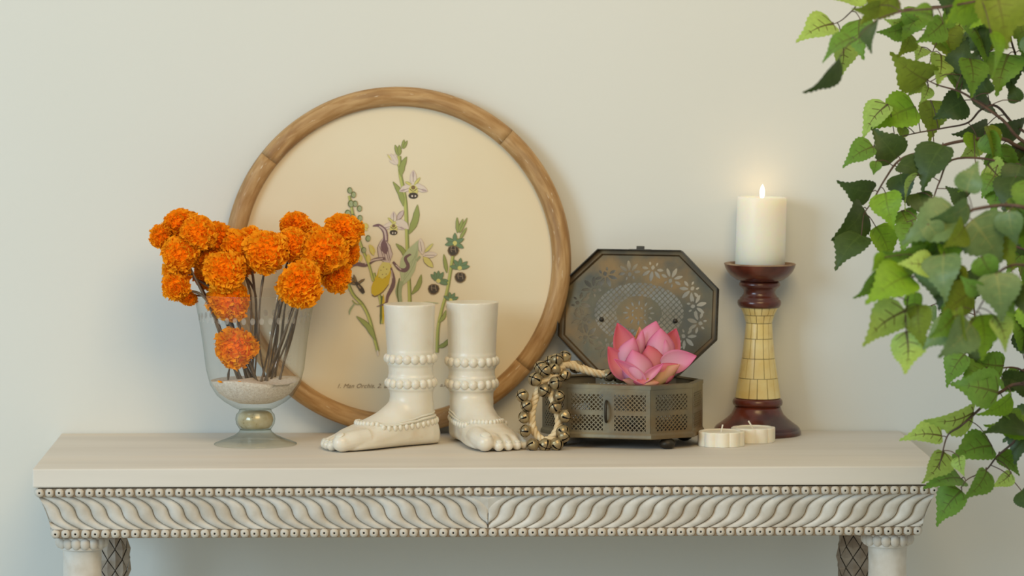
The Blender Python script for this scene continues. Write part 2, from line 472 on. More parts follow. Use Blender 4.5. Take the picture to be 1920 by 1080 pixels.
# plain carved side faces: bead strips run round the sides as well
def bead_mesh():
    prof = [(1.5, 1.5), (1.9, 7.4), (3.0, 8.0), (5.2, 7.4), (7.2, 5.6), (8.4, 2.8), (8.6, -1.5), (8.3, -6)]
    v, f = lathe(prof, 12, ku)
    mi = [0] * len(f)
    for i in range(12): mi[i] = 1
    f.append(list(range(12))); mi.append(1)
    # turn the axis to -y, squash to a slightly square outline
    out = []
    for (x, y, z) in v:
        a = math.atan2(y, x); r = math.hypot(x, y)
        q = 1 + .07 * math.cos(4 * a + math.pi)
        out.append((r * math.cos(a) * q, -z, r * math.sin(a) * q))
    return mk_mesh('bead', out, f, [M['carved'], M['hole']], True, face_mat=mi)
BM = bead_mesh()
def bead_row(name, z, half, n, yf, parent):
    strip = MB().add(box(-half + 6 * ku, half - 6 * ku, yf - D / 2 + 4 * ku, D / 2 - .004, z - 8 * ku, z + 8 * ku)).build(name, M['glaze'], parent, False)
    for i in range(n):
        x = -half + 9 * ku + (2 * half - 18 * ku) * i / (n - 1)
        obj('bead', BM, strip, (x, yf - D / 2 + 6 * ku, z), (random.uniform(-.06, .06), random.uniform(-.2, .2), random.uniform(-.06, .06)))
    ns = 22
    for sd in (-1, 1):
        for i in range(ns):
            y = yf - D / 2 + 22 * ku + (D - yf - 30 * ku) * i / (ns - 1)
            obj('bead', BM, strip, (sd * (half - 6 * ku), y, z), (0, 0, sd * math.pi / 2))
    return strip
bead_row('bead_moulding', z1 - 8.5 * ku, hwx, 91, .002, tb)
bead_row('bead_moulding', zc - 8.5 * ku, hwx - 27 * ku, 88, .002 + 26 * ku, tb)
# legs
def leg(cx):
    z0 = zd
    c = (cx, .002 + 85 * ku - D / 2)
    col = lathe([(40, -18), (43, -22), (37, -27), (36, -60), (37, -120), (42, -170), (46, -190), (38, -200), (34, -330), (30, -760), (38, -800), (44, -830), (44, -(z0 / ku)), (0, -(z0 / ku))], 32, ku)
    col = ([(p[0] + c[0], p[1] + c[1], p[2] + z0) for p in col[0]], col[1])
    lg = part('leg', *col, M['carved'], tb)
    cap = lathe([(0, 0), (46, 0), (46, -4), (42, -8), (41, -20), (44, -24), (40, -27)], 32, ku)
    cap = ([(p[0] + c[0], p[1] + c[1], p[2] + z0) for p in cap[0]], cap[1])
    part('capital', *cap, M['carved'], lg)
    egg = mk_mesh('capital_bead', *ellipsoid((0, 0, 0), (9.3 * ku, 8 * ku, 12 * ku), 12, 8), M['carved'])
    for i in range(16):
        a = 2 * math.pi * (i + .5) / 16
        obj('capital_bead', egg, lg, (c[0] + 43 * ku * math.cos(a), c[1] + 43 * ku * math.sin(a), z0 - 12.5 * ku), (0, 0, a + math.pi / 2))
def cone_leg(px, sgn):
    y = .33
    p = at(px, 1014, y); k = unit(p); cx = p.x; z0 = zd
    r = lambda z: 33 * math.sin(math.pi * min(1, max(0, z - 6) / 170)) ** .5
    core = lathe([(0, -2)] + [(max(4, r(z) - 5), -z - 2) for z in range(8, 168, 6)] + [(18, -172), (18, -z0 / k), (0, -z0 / k)], 24, k)
    core = ([(q[0] + cx, q[1] + y - D / 2, q[2] + z0) for q in core[0]], core[1])
    lg = part('pinecone_leg', *core, M['cone_gap'], tb)
    lg['label'] = 'dark carved pinecone support behind the front leg'
    blk = MB().add(box(cx - 13 * k, cx + 13 * k, y - D / 2 - 13 * k, y - D / 2 + 13 * k, z0 - 13 * k, z0 + 2 * k)).build('mounting_block', M['carved'], lg, False)
    for rw in range(7):
        zc_ = 26 + rw * 20
        for i in range(7):
            a = 2 * math.pi * (i + .5 * (rw % 2)) / 7
            vs = []
            for (da, dz, o) in ((0, -18, 1.0), (.42, 0, .2), (0, 19, -.6), (-.42, 0, .2), (0, 2, 4.0)):
                rr = r(zc_ + dz) - 1.5 + o
                vs.append((cx + rr * k * math.cos(a + da), y - D / 2 + rr * k * math.sin(a + da), z0 - (zc_ + dz + 2) * k))
            part('scale', vs, [[0, 1, 4], [1, 2, 4], [2, 3, 4], [3, 0, 4]], M['cone'], lg, False)
leg((144 - 913) * ku + .001); leg((1676 - 913) * ku)
cone_leg(211, 1); cone_leg(1603, -1)

# ================================================================== ROUND PICTURE
fy = WALL_Y - .030
kp = unit((-.15, fy, ZT + .25))
pc = at(746, 481.5, fy - .012)
R_O, R_I = 325.5, 289.0
lean = math.radians(2.0)
pic = bpy.data.objects.new('round_picture', None); pic.empty_display_size = .05
pic.location = (pc.x, fy - .006, ZT + .0005)
pic.rotation_euler = (-lean, 0, 0)
link(pic); tag(pic, 'large round framed botanical print with oak frame leaning on the wall', 'picture')
ZC = R_O * kp + .001               # centre height above the base
def frame_segment(a0, a1, n=40):
    prof = []
    for i in range(17):            # half-round front, flat back; (radius offset, depth)
        a = math.pi * i / 16
        prof.append((-math.cos(a), -math.sin(a) ** .8))
    prof += [(1, .35), (-1, .35)]
    rm = (R_O + R_I) / 2; hw = (R_O - R_I) / 2
    v = []; uv = []; f = []; m = len(prof)
    for j in range(n + 1):
        a = a0 + (a1 - a0) * j / n
        for i, (q, d) in enumerate(prof):
            rr = (rm + hw * q) * kp
            v.append((rr * math.cos(a), d * 20 * kp, ZC + rr * math.sin(a)))
            uv.append((a, i / m * .12))
    for j in range(n):
        for i in range(m):
            i2 = (i + 1) % m
            f.append([j * m + i, j * m + i2, (j + 1) * m + i2, (j + 1) * m + i][::-1])
    f.append(list(range(m))); f.append([n * m + i for i in range(m)][::-1])
    o = part('frame_segment', v, f, M['oak'], pic, True, uv=uv)
    return o
for q in range(4):
    segs = [48.5, 141.5, 231.0, 320.0, 408.5]
    frame_segment(math.radians(segs[q]) + .0006, math.radians(segs[q + 1]) - .0006)
v, f = lathe([(0, 0), (R_I + 4, 0)], 96, kp)
disc = part('paper_disc', [(p[0], .002, ZC + p[1]) for p in v], f, M['paper'], pic, False)
disc['label'] = 'cream paper printed with orchid studies'
for pl in disc.data.polygons: pl.use_smooth = False
bk = lathe([(0, 4), (R_I + 4, 4), (R_I + 4, 9), (0, 9)], 64, kp)
part('backing_board', [(p[0], p[2], ZC + p[1]) for p in bk[0]], bk[1], M['oak'], pic, False, uv=[(p[0], p[1]) for p in bk[0]])

INK = {n: mat('ink_' + n, srgb(*c), rough=.9, spec=.1) for n, c in dict(
    green=(156, 162, 98), dgreen=(112, 118, 76), lgreen=(188, 190, 112), yellow=(208, 180, 66), pyellow=(214, 202, 124), purple=(128, 102, 106),
    dpurple=(124, 100, 100), lilac=(204, 184, 174), pale=(222, 206, 188), black=(84, 76, 68), teal=(118, 140, 108), sage=(164, 172, 134),
    psage=(184, 190, 150), brown=(134, 112, 82), grey=(150, 132, 110)).items()}
ink_names = list(INK)
pr = MB(); layer = [0]
def P2(px, py):                   # picture-plane point for a pixel of the print
    return ((px - 746) * kp, ZC - (py - 481.5) * kp)
def poly(pts, ink):
    layer[0] += 1
    y = .0012 - layer[0] * .0000045
    vs = [(P2(*p)[0], y, P2(*p)[1]) for p in pts]
    pr.add((vs, [list(range(len(vs)))[::-1]]), ink_names.index(ink))
def stroke(pts, w, ink, n=6):
    sp = smooth_path([(a, b, 0) for a, b in pts], n)
    if not isinstance(w, (list, tuple)): w = [w] * 2
    layer[0] += 1
    y = .0012 - layer[0] * .0000045
    vs = []; fs = []
    for i, p in enumerate(sp):
        a = sp[max(i - 1, 0)]; b = sp[min(i + 1, len(sp) - 1)]
        t = (b - a).normalized(); nx, ny = -t.y, t.x
        s = i / (len(sp) - 1) * (len(w) - 1); j = min(int(s), len(w) - 2); ww = (w[j] + (w[j + 1] - w[j]) * (s - j)) / 2
        for sg in (1, -1):
            q = P2(p.x + nx * ww * sg, p.y + ny * ww * sg); vs.append((q[0], y, q[1]))
    for i in range(len(sp) - 1):
        fs.append([2 * i, 2 * i + 1, 2 * i + 3, 2 * i + 2])
    pr.add((vs, fs), ink_names.index(ink))
def leafp(b, t, w, ink, bend=0.0, line=None):
    (x0, y0), (x1, y1) = b, t
    dx, dy = x1 - x0, y1 - y0; L_ = math.hypot(dx, dy); nx, ny = -dy / L_, dx / L_
    mid = (x0 + dx * .5 + nx * bend, y0 + dy * .5 + ny * bend)
    if line: stroke([b, mid, t], [1.6, w + 1.6, w * .9 + 1.4, 1.0], line)
    stroke([b, mid, t], [.8, w, w * .85, .3], ink)
def ell(c, rx, ry, ink, rot=0, n=14):
    ca, sa = math.cos(rot), math.sin(rot)
    poly([(c[0] + rx * math.cos(2 * math.pi * i / n) * ca - ry * math.sin(2 * math.pi * i / n) * sa,
           c[1] + rx * math.cos(2 * math.pi * i / n) * sa + ry * math.sin(2 * math.pi * i / n) * ca) for i in range(n)], ink)
def stem2(pts, w):
    stroke(pts, w, 'dgreen'); stroke([(x - w * .12, y) for x, y in pts], w * .72, 'lgreen'); stroke([(x + w * .22, y) for x, y in pts], w * .3, 'green')
# tall bee orchid
stem2([(749, 286), (751, 320), (757, 350), (761, 380), (763, 430), (765, 490), (768, 545), (768, 600)], 7)
for b, t, w in (((748, 286), (741, 265), 6), ((750, 284), (749, 265), 6), ((755, 272), (758, 255), 5), ((757, 272), (764, 257), 4)): leafp(b, t, w, 'green', 0, 'dgreen')
leafp((752, 324), (763, 287), 10, 'green', -3, 'dgreen')
leafp((757, 380), (737, 334), 9, 'green', 4, 'dgreen'); leafp((767, 432), (783, 377), 12, 'green', 4, 'dgreen'); leafp((764, 480), (742, 450), 8, 'green', 3, 'dgreen')
stroke([(745, 300), (749, 310)], 2, 'green')
for t in ((726, 282), (730, 294), (740, 282), (733, 281)): leafp((746, 301), t, 5, 'pale', 0, 'lilac')
leafp((727, 283), (735, 294), 3, 'pyellow')
def bee(cx, cy, s=1.0, flip=1):
    for (dx, dy, w) in ((0, -32, 11), (-26, 8, 12), (27, 8, 12)):
        leafp((cx, cy - 4), (cx + dx * s * flip, cy + dy * s), w * s, 'pale', 0, 'lilac')
        leafp((cx + dx * .55 * s * flip, cy + dy * .55 * s), (cx + dx * .98 * s * flip, cy + dy * .98 * s), w * .45 * s, 'lilac')
        stroke([(cx + dx * .3 * s * flip, cy + dy * .3 * s), (cx + dx * .9 * s * flip, cy + dy * .9 * s)], .8, 'purple')
    leafp((cx + 2, cy - 4), (cx + 13 * s * flip, cy - 18 * s), 4 * s, 'pyellow', 0, 'green'); leafp((cx - 4, cy - 4), (cx - 15 * s * flip, cy - 10 * s), 4 * s, 'pyellow', 0, 'green')
    ell((cx, cy + 6 * s), 9 * s, 10 * s, 'pyellow'); stroke([(cx - 7 * s, cy + 3 * s), (cx, cy + 8 * s), (cx + 7 * s, cy + 3 * s)], 1.2, 'black')
    ell((cx, cy + 1 * s), 4 * s, 4 * s, 'brown')
    ell((cx, cy + 16 * s), 9 * s, 6 * s, 'black'); ell((cx - 2 * s, cy + 17 * s), 1.6 * s, 2 * s, 'pale'); ell((cx + 4 * s, cy + 17 * s), 1.4 * s, 1.8 * s, 'pale')
bee(775, 344); bee(738, 416, .82, -1)
leafp((742, 408), (766, 423), 12, 'pale', -3, 'lilac'); leafp((745, 405), (757, 388), 8, 'lilac', 0, 'purple')
# slipper orchid
stem2([(701, 505), (706, 530), (714, 560), (716, 600)], 6)
leafp((717, 548), (713, 602), 6, 'dgreen'); leafp((719, 545), (718, 603), 5, 'yellow')
stroke([(715, 548), (713, 600)], 2.5, 'dgreen')
leafp((728, 488), (718, 440), 26, 'lilac', -2, 'purple'); leafp((724, 470), (719, 442), 14, 'purple', -1)
for o in (-7, -3, 3, 7): stroke([(726 + o * .8, 482), (719 + o, 455)], 1.1, 'dpurple')
stroke([(723, 446), (722, 428), (711, 416), (699, 417)], [9, 9, 6, 1.5], 'purple'); stroke([(724, 444), (721, 426), (711, 417)], [3, 4, 2], 'lilac')
stroke([(722, 478), (703, 480), (685, 490), (668, 488), (657, 494), (656, 501)], [5, 6, 7, 7, 5, 1], 'dpurple'); stroke([(718, 478), (700, 481), (684, 488)], [2, 3, 2], 'lilac')
leafp((700, 545), (737, 484), 1, 'yellow')
poly([(718, 484), (730, 486), (735, 495), (732, 510), (729, 525), (721, 536), (711, 545), (702, 548), (696, 543), (696, 532), (701, 518), (707, 508), (711, 494)], 'yellow')
poly([(718, 484), (730, 486), (733, 496), (728, 508), (717, 516), (709, 512), (711, 494)], 'pyellow')
for (a, b) in ((714, 500), (719, 494), (725, 498), (717, 508), (724, 507), (711, 513), (722, 514)): ell((a, b), 1, 1, 'brown')
stroke([(729, 526), (718, 540), (704, 549), (697, 546)], [1, 2, 2, 1], 'brown')
stroke([(733, 495), (738, 515), (736, 530), (727, 548), (723, 562), (706, 568)], [3, 6, 8, 6, 4, .8], 'dpurple'); stroke([(734, 500), (736, 515)], 1.5, 'lilac')
# bract and right sepal
poly([(785, 443), (784, 470), (778, 500), (768, 518), (753, 530), (752, 515), (749, 495), (752, 478), (765, 460)], 'psage')
for o in (0, 6, 12): stroke([(784 - o * .2, 448 + o * 2), (776 - o * .8, 490), (755 + o * .2, 522 - o)], 1.2, 'sage')
stroke([(752, 520), (747, 540), (751, 562), (748, 572)], [10, 12, 6, 1], 'sage'); stroke([(749, 515), (745, 540), (748, 565)], [2, 3, 1.5], 'dgreen')
stroke([(737, 484), (748, 497), (759, 500), (765, 492), (760, 478), (768, 471), (771, 472)], [4, 6, 8, 7, 6, 4, 1], 'dpurple'); stroke([(742, 490), (752, 499)], 2, 'lilac')
# pale fading flower
leafp((792, 470), (788, 440), 10, 'pale', 0, 'lilac'); leafp((793, 472), (820, 470), 10, 'pale', 0, 'lilac'); leafp((794, 475), (812, 495), 11, 'pyellow', 0, 'brown'); leafp((797, 466), (812, 450), 5, 'pyellow', 0, 'sage')
stroke([(796, 472), (816, 472)], .8, 'purple'); stroke([(791, 465), (788, 446)], .8, 'purple'); stroke([(788, 474), (781, 482)], 4, 'sage')
leafp((772, 545), (790, 508), 8, 'green', 4, 'dgreen')
stroke([(788, 562), (800, 560), (822, 562)], 1.5, 'psage')
# right hand spider orchid
stem2([(819, 655), (821, 610), (828, 575), (838, 540), (845, 500), (850, 470), (857, 440)], 6)
for b, t, w in (((858, 430), (857, 401), 5), ((860, 428), (868, 404), 5), ((862, 430), (876, 402), 4), ((862, 442), (875, 420), 5), ((838, 505), (832, 470), 6)): leafp(b, t, w, 'green', 0, 'dgreen')
leafp((822, 598), (836, 575), 6, 'green', 3, 'dgreen'); leafp((820, 645), (842, 628), 7, 'green', 4, 'dgreen')
def spider(cx, cy, s, angs, lip):
    for a in angs:
        r_ = math.radians(a); leafp((cx, cy), (cx + 19 * s * math.cos(r_), cy - 19 * s * math.sin(r_)), 7 * s, 'teal', 0, 'dgreen')
    ell((cx, cy), 4 * s, 4 * s, 'pyellow')
    def shield(q, ink): poly([(lip[0] + x * q * s, lip[1] + y * q * s) for x, y in ((-4, -9), (4, -9), (9, -6), (11, 0), (9, 6), (4, 10), (0, 11), (-5, 10), (-9, 6), (-11, 0), (-9, -6))], ink)
    shield(1.0, 'brown'); shield(.86, 'black')
    stroke([(lip[0] - 3 * s, lip[1] - 8 * s), (lip[0] - 4.5 * s, lip[1] - 2 * s), (lip[0] - 3 * s, lip[1] + 3 * s)], 1.3, 'grey')
    stroke([(lip[0] + 3 * s, lip[1] - 8 * s), (lip[0] + 4 * s, lip[1] - 1 * s), (lip[0] + 5 * s, lip[1] + 4 * s)], 1.3, 'grey')
    stroke([(lip[0] - 4 * s, lip[1] - 2 * s), (lip[0] + 4 * s, lip[1] - 1 * s)], 1.0, 'grey')
spider(853, 449, 1, (150, 90, 25, 190, -30), (850, 463)); spider(862, 496, 1, (170, 125, 85, 40, 10), (863, 513)); spider(822, 520, 1, (140, 115, 90, 60, 0, -20), (813, 535))
spider(845, 556, .8, (100, 60, 20, 150), (845, 568)); 
# left tall spike (musky twayblade like) with small florets
stem2([(655, 360), (662, 395), (670, 430), (680, 460), (692, 490), (700, 520)], 5)
for (a, b, r_) in ((656, 350, 6), (663, 358, 6), (658, 375, 7), (666, 375, 6), (674, 384, 6), (652, 393, 7), (662, 400, 6), (675, 402, 6), (668, 416, 5), (690, 440, 6), (682, 462, 6)):
    ell((a, b), r_ * .8, r_, 'dgreen'); ell((a + .6, b + .4), r_ * .6, r_ * .75, 'sage'); stroke([(a - 2, b - 2), (a + 1, b + 3)], 1, 'green')
for (a, b, c, d) in ((660, 405, 655, 413), (678, 410, 688, 426), (682, 412, 690, 420), (692, 452, 703, 466), (694, 455, 701, 472), (675, 470, 676, 484), (690, 470, 692, 486), (671, 468, 672, 480), (652, 396, 648, 402)):
    leafp((a, b), (c, d), 6, 'pyellow', 0, 'yellow')
for (a, b, c, d) in ((601, 430, 597, 416), (604, 432, 600, 420), (610, 435, 609, 427)): leafp((a, b), (c, d), 4, 'sage', 0, 'dgreen')
# left low fly orchid
stem2([(650, 518), (662, 545), (680, 565), (692, 590), (700, 620), (708, 652)], 6)
leafp((704, 632), (668, 586), 9, 'green', 5, 'dgreen'); stroke([(707, 650), (709, 660)], 3, 'pale')
for t in ((657, 512), (665, 513), (655, 522), (684, 516), (663, 508)): leafp((669, 526), t, 3.5, 'brown', 0, 'black')
stroke([(667, 522), (677, 535), (682, 543)], [5, 9, 5], 'black'); stroke([(671, 528), (676, 534)], 3, 'grey')
stroke([(680, 563), (668, 563), (660, 556)], 2, 'green'); stroke([(664, 563), (656, 575), (655, 583)], [3, 4, 1], 'sage')
pr.build('botanical_print', [INK[n] for n in ink_names], disc, False)
def lettering(txt, px, py, size):
    c = bpy.data.curves.new('lettering', 'FONT'); c.body = txt; c.size = size * kp; c.shear = .45; c.space_character = 1.05
    tmp = bpy.data.objects.new('tmp', c); COL.objects.link(tmp)
    dg = bpy.context.evaluated_depsgraph_get(); dg.update()
    me = bpy.data.meshes.new_from_object(tmp.evaluated_get(dg)); me.name = 'lettering'
    bpy.data.objects.remove(tmp)
    x, z = P2(px, py)
    for q in me.vertices:
        q.co = Vector((x + q.co.x, .0008, z + q.co.y))
    me.materials.clear(); me.materials.append(INK['grey'])
    o = obj('lettering', me, disc); return o
lettering('1. Man Orchis. 2. Bee', 630, 721, 11.5)
lettering('a.F', 824, 719, 10)

# ================================================================== GLASS VASE
vp = on_top(479, 833); kv = unit(vp)
vs_ = thing('glass_vase', vp, 'clear footed glass vase with etched ovals holding marigolds and sand', 'vase')
out = [(31, 66), (40, 70), (58, 81), (72, 93), (84.5, 113), (92, 143), (98, 193), (104, 233), (109, 258), (114, 283), (114.3, 284.5)]
inn = [(113, 284.5), (112.5, 283), (102, 233), (96, 193), (90, 143), (82, 113), (69, 95), (54, 85), (34, 77), (0, 76)]
v, f = lathe(out + [(112.6, 284.8), (112.4, 283)], 64, kv)
part('bowl', v, f, M['glass'], vs_)
v, f = lathe([(0, 64), (30, 66), (31, 62), (36, 56), (37.5, 48), (36, 39), (31, 31), (29, 28), (0, 28)], 48, kv)
kn = part('knob', v, f, M['glass_foot'], vs_)
v, f = lathe([(0, 63), (24, 62), (30, 58), (33.5, 50), (33.5, 44), (31, 36), (26, 31), (0, 30)], 48, kv)
part('knob_lining', v, f, M['silver'], kn)
v, f = lathe([(0, 29), (29, 28), (31, 24), (40, 17), (56, 10), (70, 5), (77, 2.2), (77.5, 1), (76, 0)], 64, kv)
part('foot', v, f, M['glass_foot'], vs_)
ov = mk_mesh('etched_oval', [(4.6 * kv * math.cos(2 * math.pi * i / 14), 0, 6.4 * kv * math.sin(2 * math.pi * i / 14)) for i in range(14)], [list(range(14))], M['etch'])
for i in range(40):
    a = 2 * math.pi * i / 40
    obj('etched_oval', ov, vs_, (105.3 * kv * math.cos(a), 105.3 * kv * math.sin(a), 239 * kv), (0, 0, a + math.pi / 2))
st = MB()
for q in range(8):
    a = math.pi * q / 8
    dx, dz = math.cos(a), math.sin(a)
    ln = 12 if q % 2 == 0 else 8
    st.add(([(-dx * ln * kv - dz * .5 * kv, 0, -dz * ln * kv + dx * .5 * kv), (dx * ln * kv - dz * .5 * kv, 0, dz * ln * kv + dx * .5 * kv), (dx * ln * kv + dz * .5 * kv, 0, dz * ln * kv - dx * .5 * kv), (-dx * ln * kv + dz * .5 * kv, 0, -dz * ln * kv - dx * .5 * kv)], [[0, 1, 2, 3]]))
so = st.build('etched_star', M['etch'], vs_, False)
a = math.radians(-48); so.location = (94.6 * kv * math.cos(a), 94.6 * kv * math.sin(a), 165 * kv); so.rotation_euler = (0, 0, a + math.pi / 2)
# sand in the bowl
sd = []
for r_, z_ in ((0, 77.5), (32, 78.5), (52, 86), (67, 96.5), (79, 112), (83.5, 121)): sd.append((r_, z_))
n = 48; v = []; f = []
tops = [(83.0, 121.5), (70, 122), (45, 123), (20, 123), (0.5, 123)]
prof = sd + tops
v, f = lathe(prof, n, kv)
v = [Vector(p) for p in v]
for i, p in enumerate(v):
    if i >= len(sd) * n - n:
        a = math.atan2(p.y, p.x)
        p.z += (2.0 * math.sin(3 * a + 1) + 2.0 * math.sin(a * 2) + 0) * kv * (.5 if i < len(sd) * n else 1)
sand = obj('white_sand', mk_mesh('white_sand', v, f, M['sand']), None, vp)
tag(sand, 'pale sand filling the bottom of the glass vase', 'sand', None, 'stuff')

# ================================================================== MARIGOLDS
def bloom_mesh(seed, n=330):
    rnd = random.Random(seed); mb = MB()
    mb.add(ellipsoid((0, 0, .03), (.84, .84, .70), 16, 10), 1)
    for i in range(n):
        zz = 1 - 1.62 * (i + .5) / n
        th = i * 2.399963 + rnd.uniform(-.2, .2)
        rr = math.sqrt(max(0, 1 - zz * zz))
        d = Vector((rr * math.cos(th), rr * math.sin(th), zz)).normalized()
        tw = rnd.uniform(0, math.pi)
        ref = Vector((0, 0, 1)) if abs(d.z) < .9 else Vector((1, 0, 0))
        e1 = d.cross(ref).normalized(); e2 = d.cross(e1)
        lat = e1 * math.cos(tw) + e2 * math.sin(tw); nr = d.cross(lat)
        R1 = rnd.uniform(.9, 1.09) * (1 + .075 * rr * math.sin(3 * th + seed * 1.7) + .05 * math.sin(5 * th + 6 * zz + seed)); w = rnd.uniform(.12, .2); lean_ = rnd.uniform(-.16, .16)
        vs = []
        for j, (s, ws) in enumerate(((.74, .6), (.88, .95), (1.0, 1.2))):
            for k_, t in enumerate((-1, -.35, .35, 1)):
                ruf = (.05 if k_ % 2 else -.05) * (j / 2) * 1.2
                p = d * (R1 * (s + (rnd.uniform(-.05, .05) if j == 2 else 0))) + lat * (w * ws * t) + nr * (ruf + lean_ * s * s * .6 + .05 * t * t * j)
                p.z *= .84
                vs.append(p)
        fs = [[j * 4 + k_, j * 4 + k_ + 1, j * 4 + 5 + k_, j * 4 + 4 + k_] for j in range(2) for k_ in range(3)]
        mb.add((vs, fs), 0)
    return mb.mesh('bloom', [M['petal_o'], M['petal_core']])
BL = [bloom_mesh(s) for s in (1, 2, 3, 4)]
FL = [  # px, py, r, depth (px, minus = towards the viewer), face tilt (x, z), label
 (302, 442, 20, 0, (-.8, .3, -.3), 'small orange marigold at the far left tip of the bunch'),
 (339, 421, 29, 12, (-.2, .9, -.2), 'orange marigold topmost on the left side of the bunch'),
 (371, 438, 32, -30, (0, .6, -.8), 'bright orange marigold overlapping the topmost left bloom'),
 (338, 476, 29, -34, (-.5, .3, -.8), 'orange marigold on the left side just under the two upper left blooms'),
 (333, 507, 27, -12, (-.8, .1, -.5), 'orange marigold in the middle of the left edge column'),
 (330, 536, 25, -36, (-.7, -.1, -.7), 'orange marigold hanging left of the vase rim'),
 (352, 557, 16, -10, (-.4, -.8, -.4), 'small drooping marigold lowest on the left, touching the vase rim'),
 (407, 453, 34, 14, (0, .7, -.6), 'orange marigold left of centre, behind and above the low front bloom'),
 (446, 466, 31, -14, (.2, .4, -.8), 'orange marigold left of the gap where the frame shows'),
 (421, 509, 33, -48, (0, .1, -1), 'deep orange marigold facing front at left centre above the rim'),
 (388, 521, 21, 12, (-.3, 0, -.6), 'shaded marigold tucked behind the deep orange front bloom'),
 (392, 486, 25, -2, (-.1, .2, -.8), 'orange marigold filling the left centre between the edge column and the front bloom'),
 (470, 448, 22, 10, (.1, .6, -.6), 'small marigold wedged between the central bloom and the one to its left'),
 (368, 468, 24, 8, (-.2, .3, -.7), 'half hidden marigold in the thick of the left cluster'),
 (590, 505, 22, 10, (.1, .1, -.8), 'half hidden marigold between the large right bloom and the one before the rim'),
 (458, 494, 23, 20, (.5, .1, -.5), 'half hidden marigold at the left border of the gap in the bunch'),
 (499, 472, 36, -44, (0, .4, -.9), 'golden orange marigold in the very centre of the bunch'),
 (548, 460, 31, -22, (.1, .5, -.8), 'golden marigold right next to the central bloom'),
 (553, 425, 27, 22, (0, .9, -.1), 'orange marigold topmost right of the centre'),
 (583, 437, 21, 34, (.2, .7, .1), 'small marigold peeking out behind the top right of centre'),
 (645, 433, 30, 0, (.3, .5, -.7), 'orange marigold at the upper right tip, against the print'),
 (652, 473, 22, 22, (.8, 0, -.3), 'orange marigold on the right edge below the upper right tip'),
 (608, 472, 38, -38, (.2, .3, -.9), 'largest orange marigold on the right side of the bunch'),
 (629, 517, 28, 2, (.7, -.1, -.6), 'orange marigold lowest on the right edge'),
 (572, 492, 18, 28, (0, .2, -.5), 'shaded marigold behind the stems right of centre'),
 (563, 533, 37, -98, (.05, .15, -1), 'round orange marigold in front of the vase rim at right'),
 (428, 563, 34, -25, (0, -.3, -.8), 'drooping marigold half inside the vase mouth'),
 (442, 652, 33, -38, (.1, .25, -.9), 'marigold fallen low inside the glass above the sand'),
]
rnd = random.Random(11)
for i, (px, py, r_, dep, fd, lab) in enumerate(FL):
    pw = at(px, py, vp.y + dep * kv)
    t = thing('marigold', pw, lab, 'flower', 'marigolds in the glass vase')
    d = Vector((fd[0], fd[2], fd[1])).normalized()
    k = unit(pw)
    b = obj('bloom', BL[i % 4], t, None, None, tuple(r_ * k * 1.13 * rnd.uniform(.93, 1.07) for _ in range(3)))
    b.rotation_mode = 'QUATERNION'
    b.rotation_quaternion = d.to_track_quat('Z', 'Y') @ Matrix.Rotation(rnd.uniform(0, 6), 4, 'Z').to_quaternion()
    b['kind'] = 'stuff'
    # stem from the back of the bloom to the sand
    bx = px
    ex = 488 + (bx - 488) * .16 + rnd.uniform(-14, 14)
    end = Vector(vp) + Vector(((ex - 479) * kv, dep * .25 * kv + rnd.uniform(-12, 18) * kv, 112 * kv)) - pw
    s0 = -d * r_ * k * .55
    rim = Vector(vp) + Vector(((479 + max(-90, min(90, (bx - 479) * .60 + rnd.uniform(-14, 14))) - 479) * kv, (max(-40, min(40, dep * .4)) + rnd.uniform(-22, 22)) * kv, (286 - rnd.uniform(0, 14)) * kv)) - pw
    if py > 600:
        end = Vector(vp) + Vector(((430 - 479) * kv, -20 * kv, 112 * kv)) - pw; mid = (s0 + end) / 2 + Vector((-4 * kv, 0, 0))
    elif py > 545 and abs(bx - 479) < 80:
        mid = (s0 + end) / 2
    else:
        mid = rim
    path = smooth_path([s0, s0 + (mid - s0) * .35 + Vector((rnd.uniform(-2, 2) * kv, 0, 0)), mid, (mid * .5 + end * .5) + Vector((rnd.uniform(-4, 4) * kv, rnd.uniform(-3, 3) * kv, 0)), end], 5)
    v, f = tube(path, [(2.1 + .5 * math.sin(q)) * kv for q in range(len(path))], 6)
    part('stem', v, f, M['stem'], t)
    q = d.to_track_quat('Z', 'Y')
    cv, cf = lathe([(.05, -.95), (.18, -.8), (.26, -.55), (.4, -.35)], 10, r_ * k)
    part('calyx', [q @ Vector(p) for p in cv], cf, M['calyx'], t)
for (px, py, dd) in ((416, 713, -62), (454, 712, -70)):
    p = Vector(vp) + Vector(((px - 479) * kv, dd * kv, 124 * kv))
    o = obj('fallen_petal', mk_mesh('fallen_petal', *ellipsoid((0, 0, 0), (5 * kv, 4 * kv, 1.8 * kv), 10, 6), M['petal_o']), None, p, (.3, .2, .5))
    tag(o, 'orange marigold petal lying on the sand, ' + ('nearest the left glass' if px < 430 else 'right of the other petal'), 'petal', 'fallen petals on the sand')

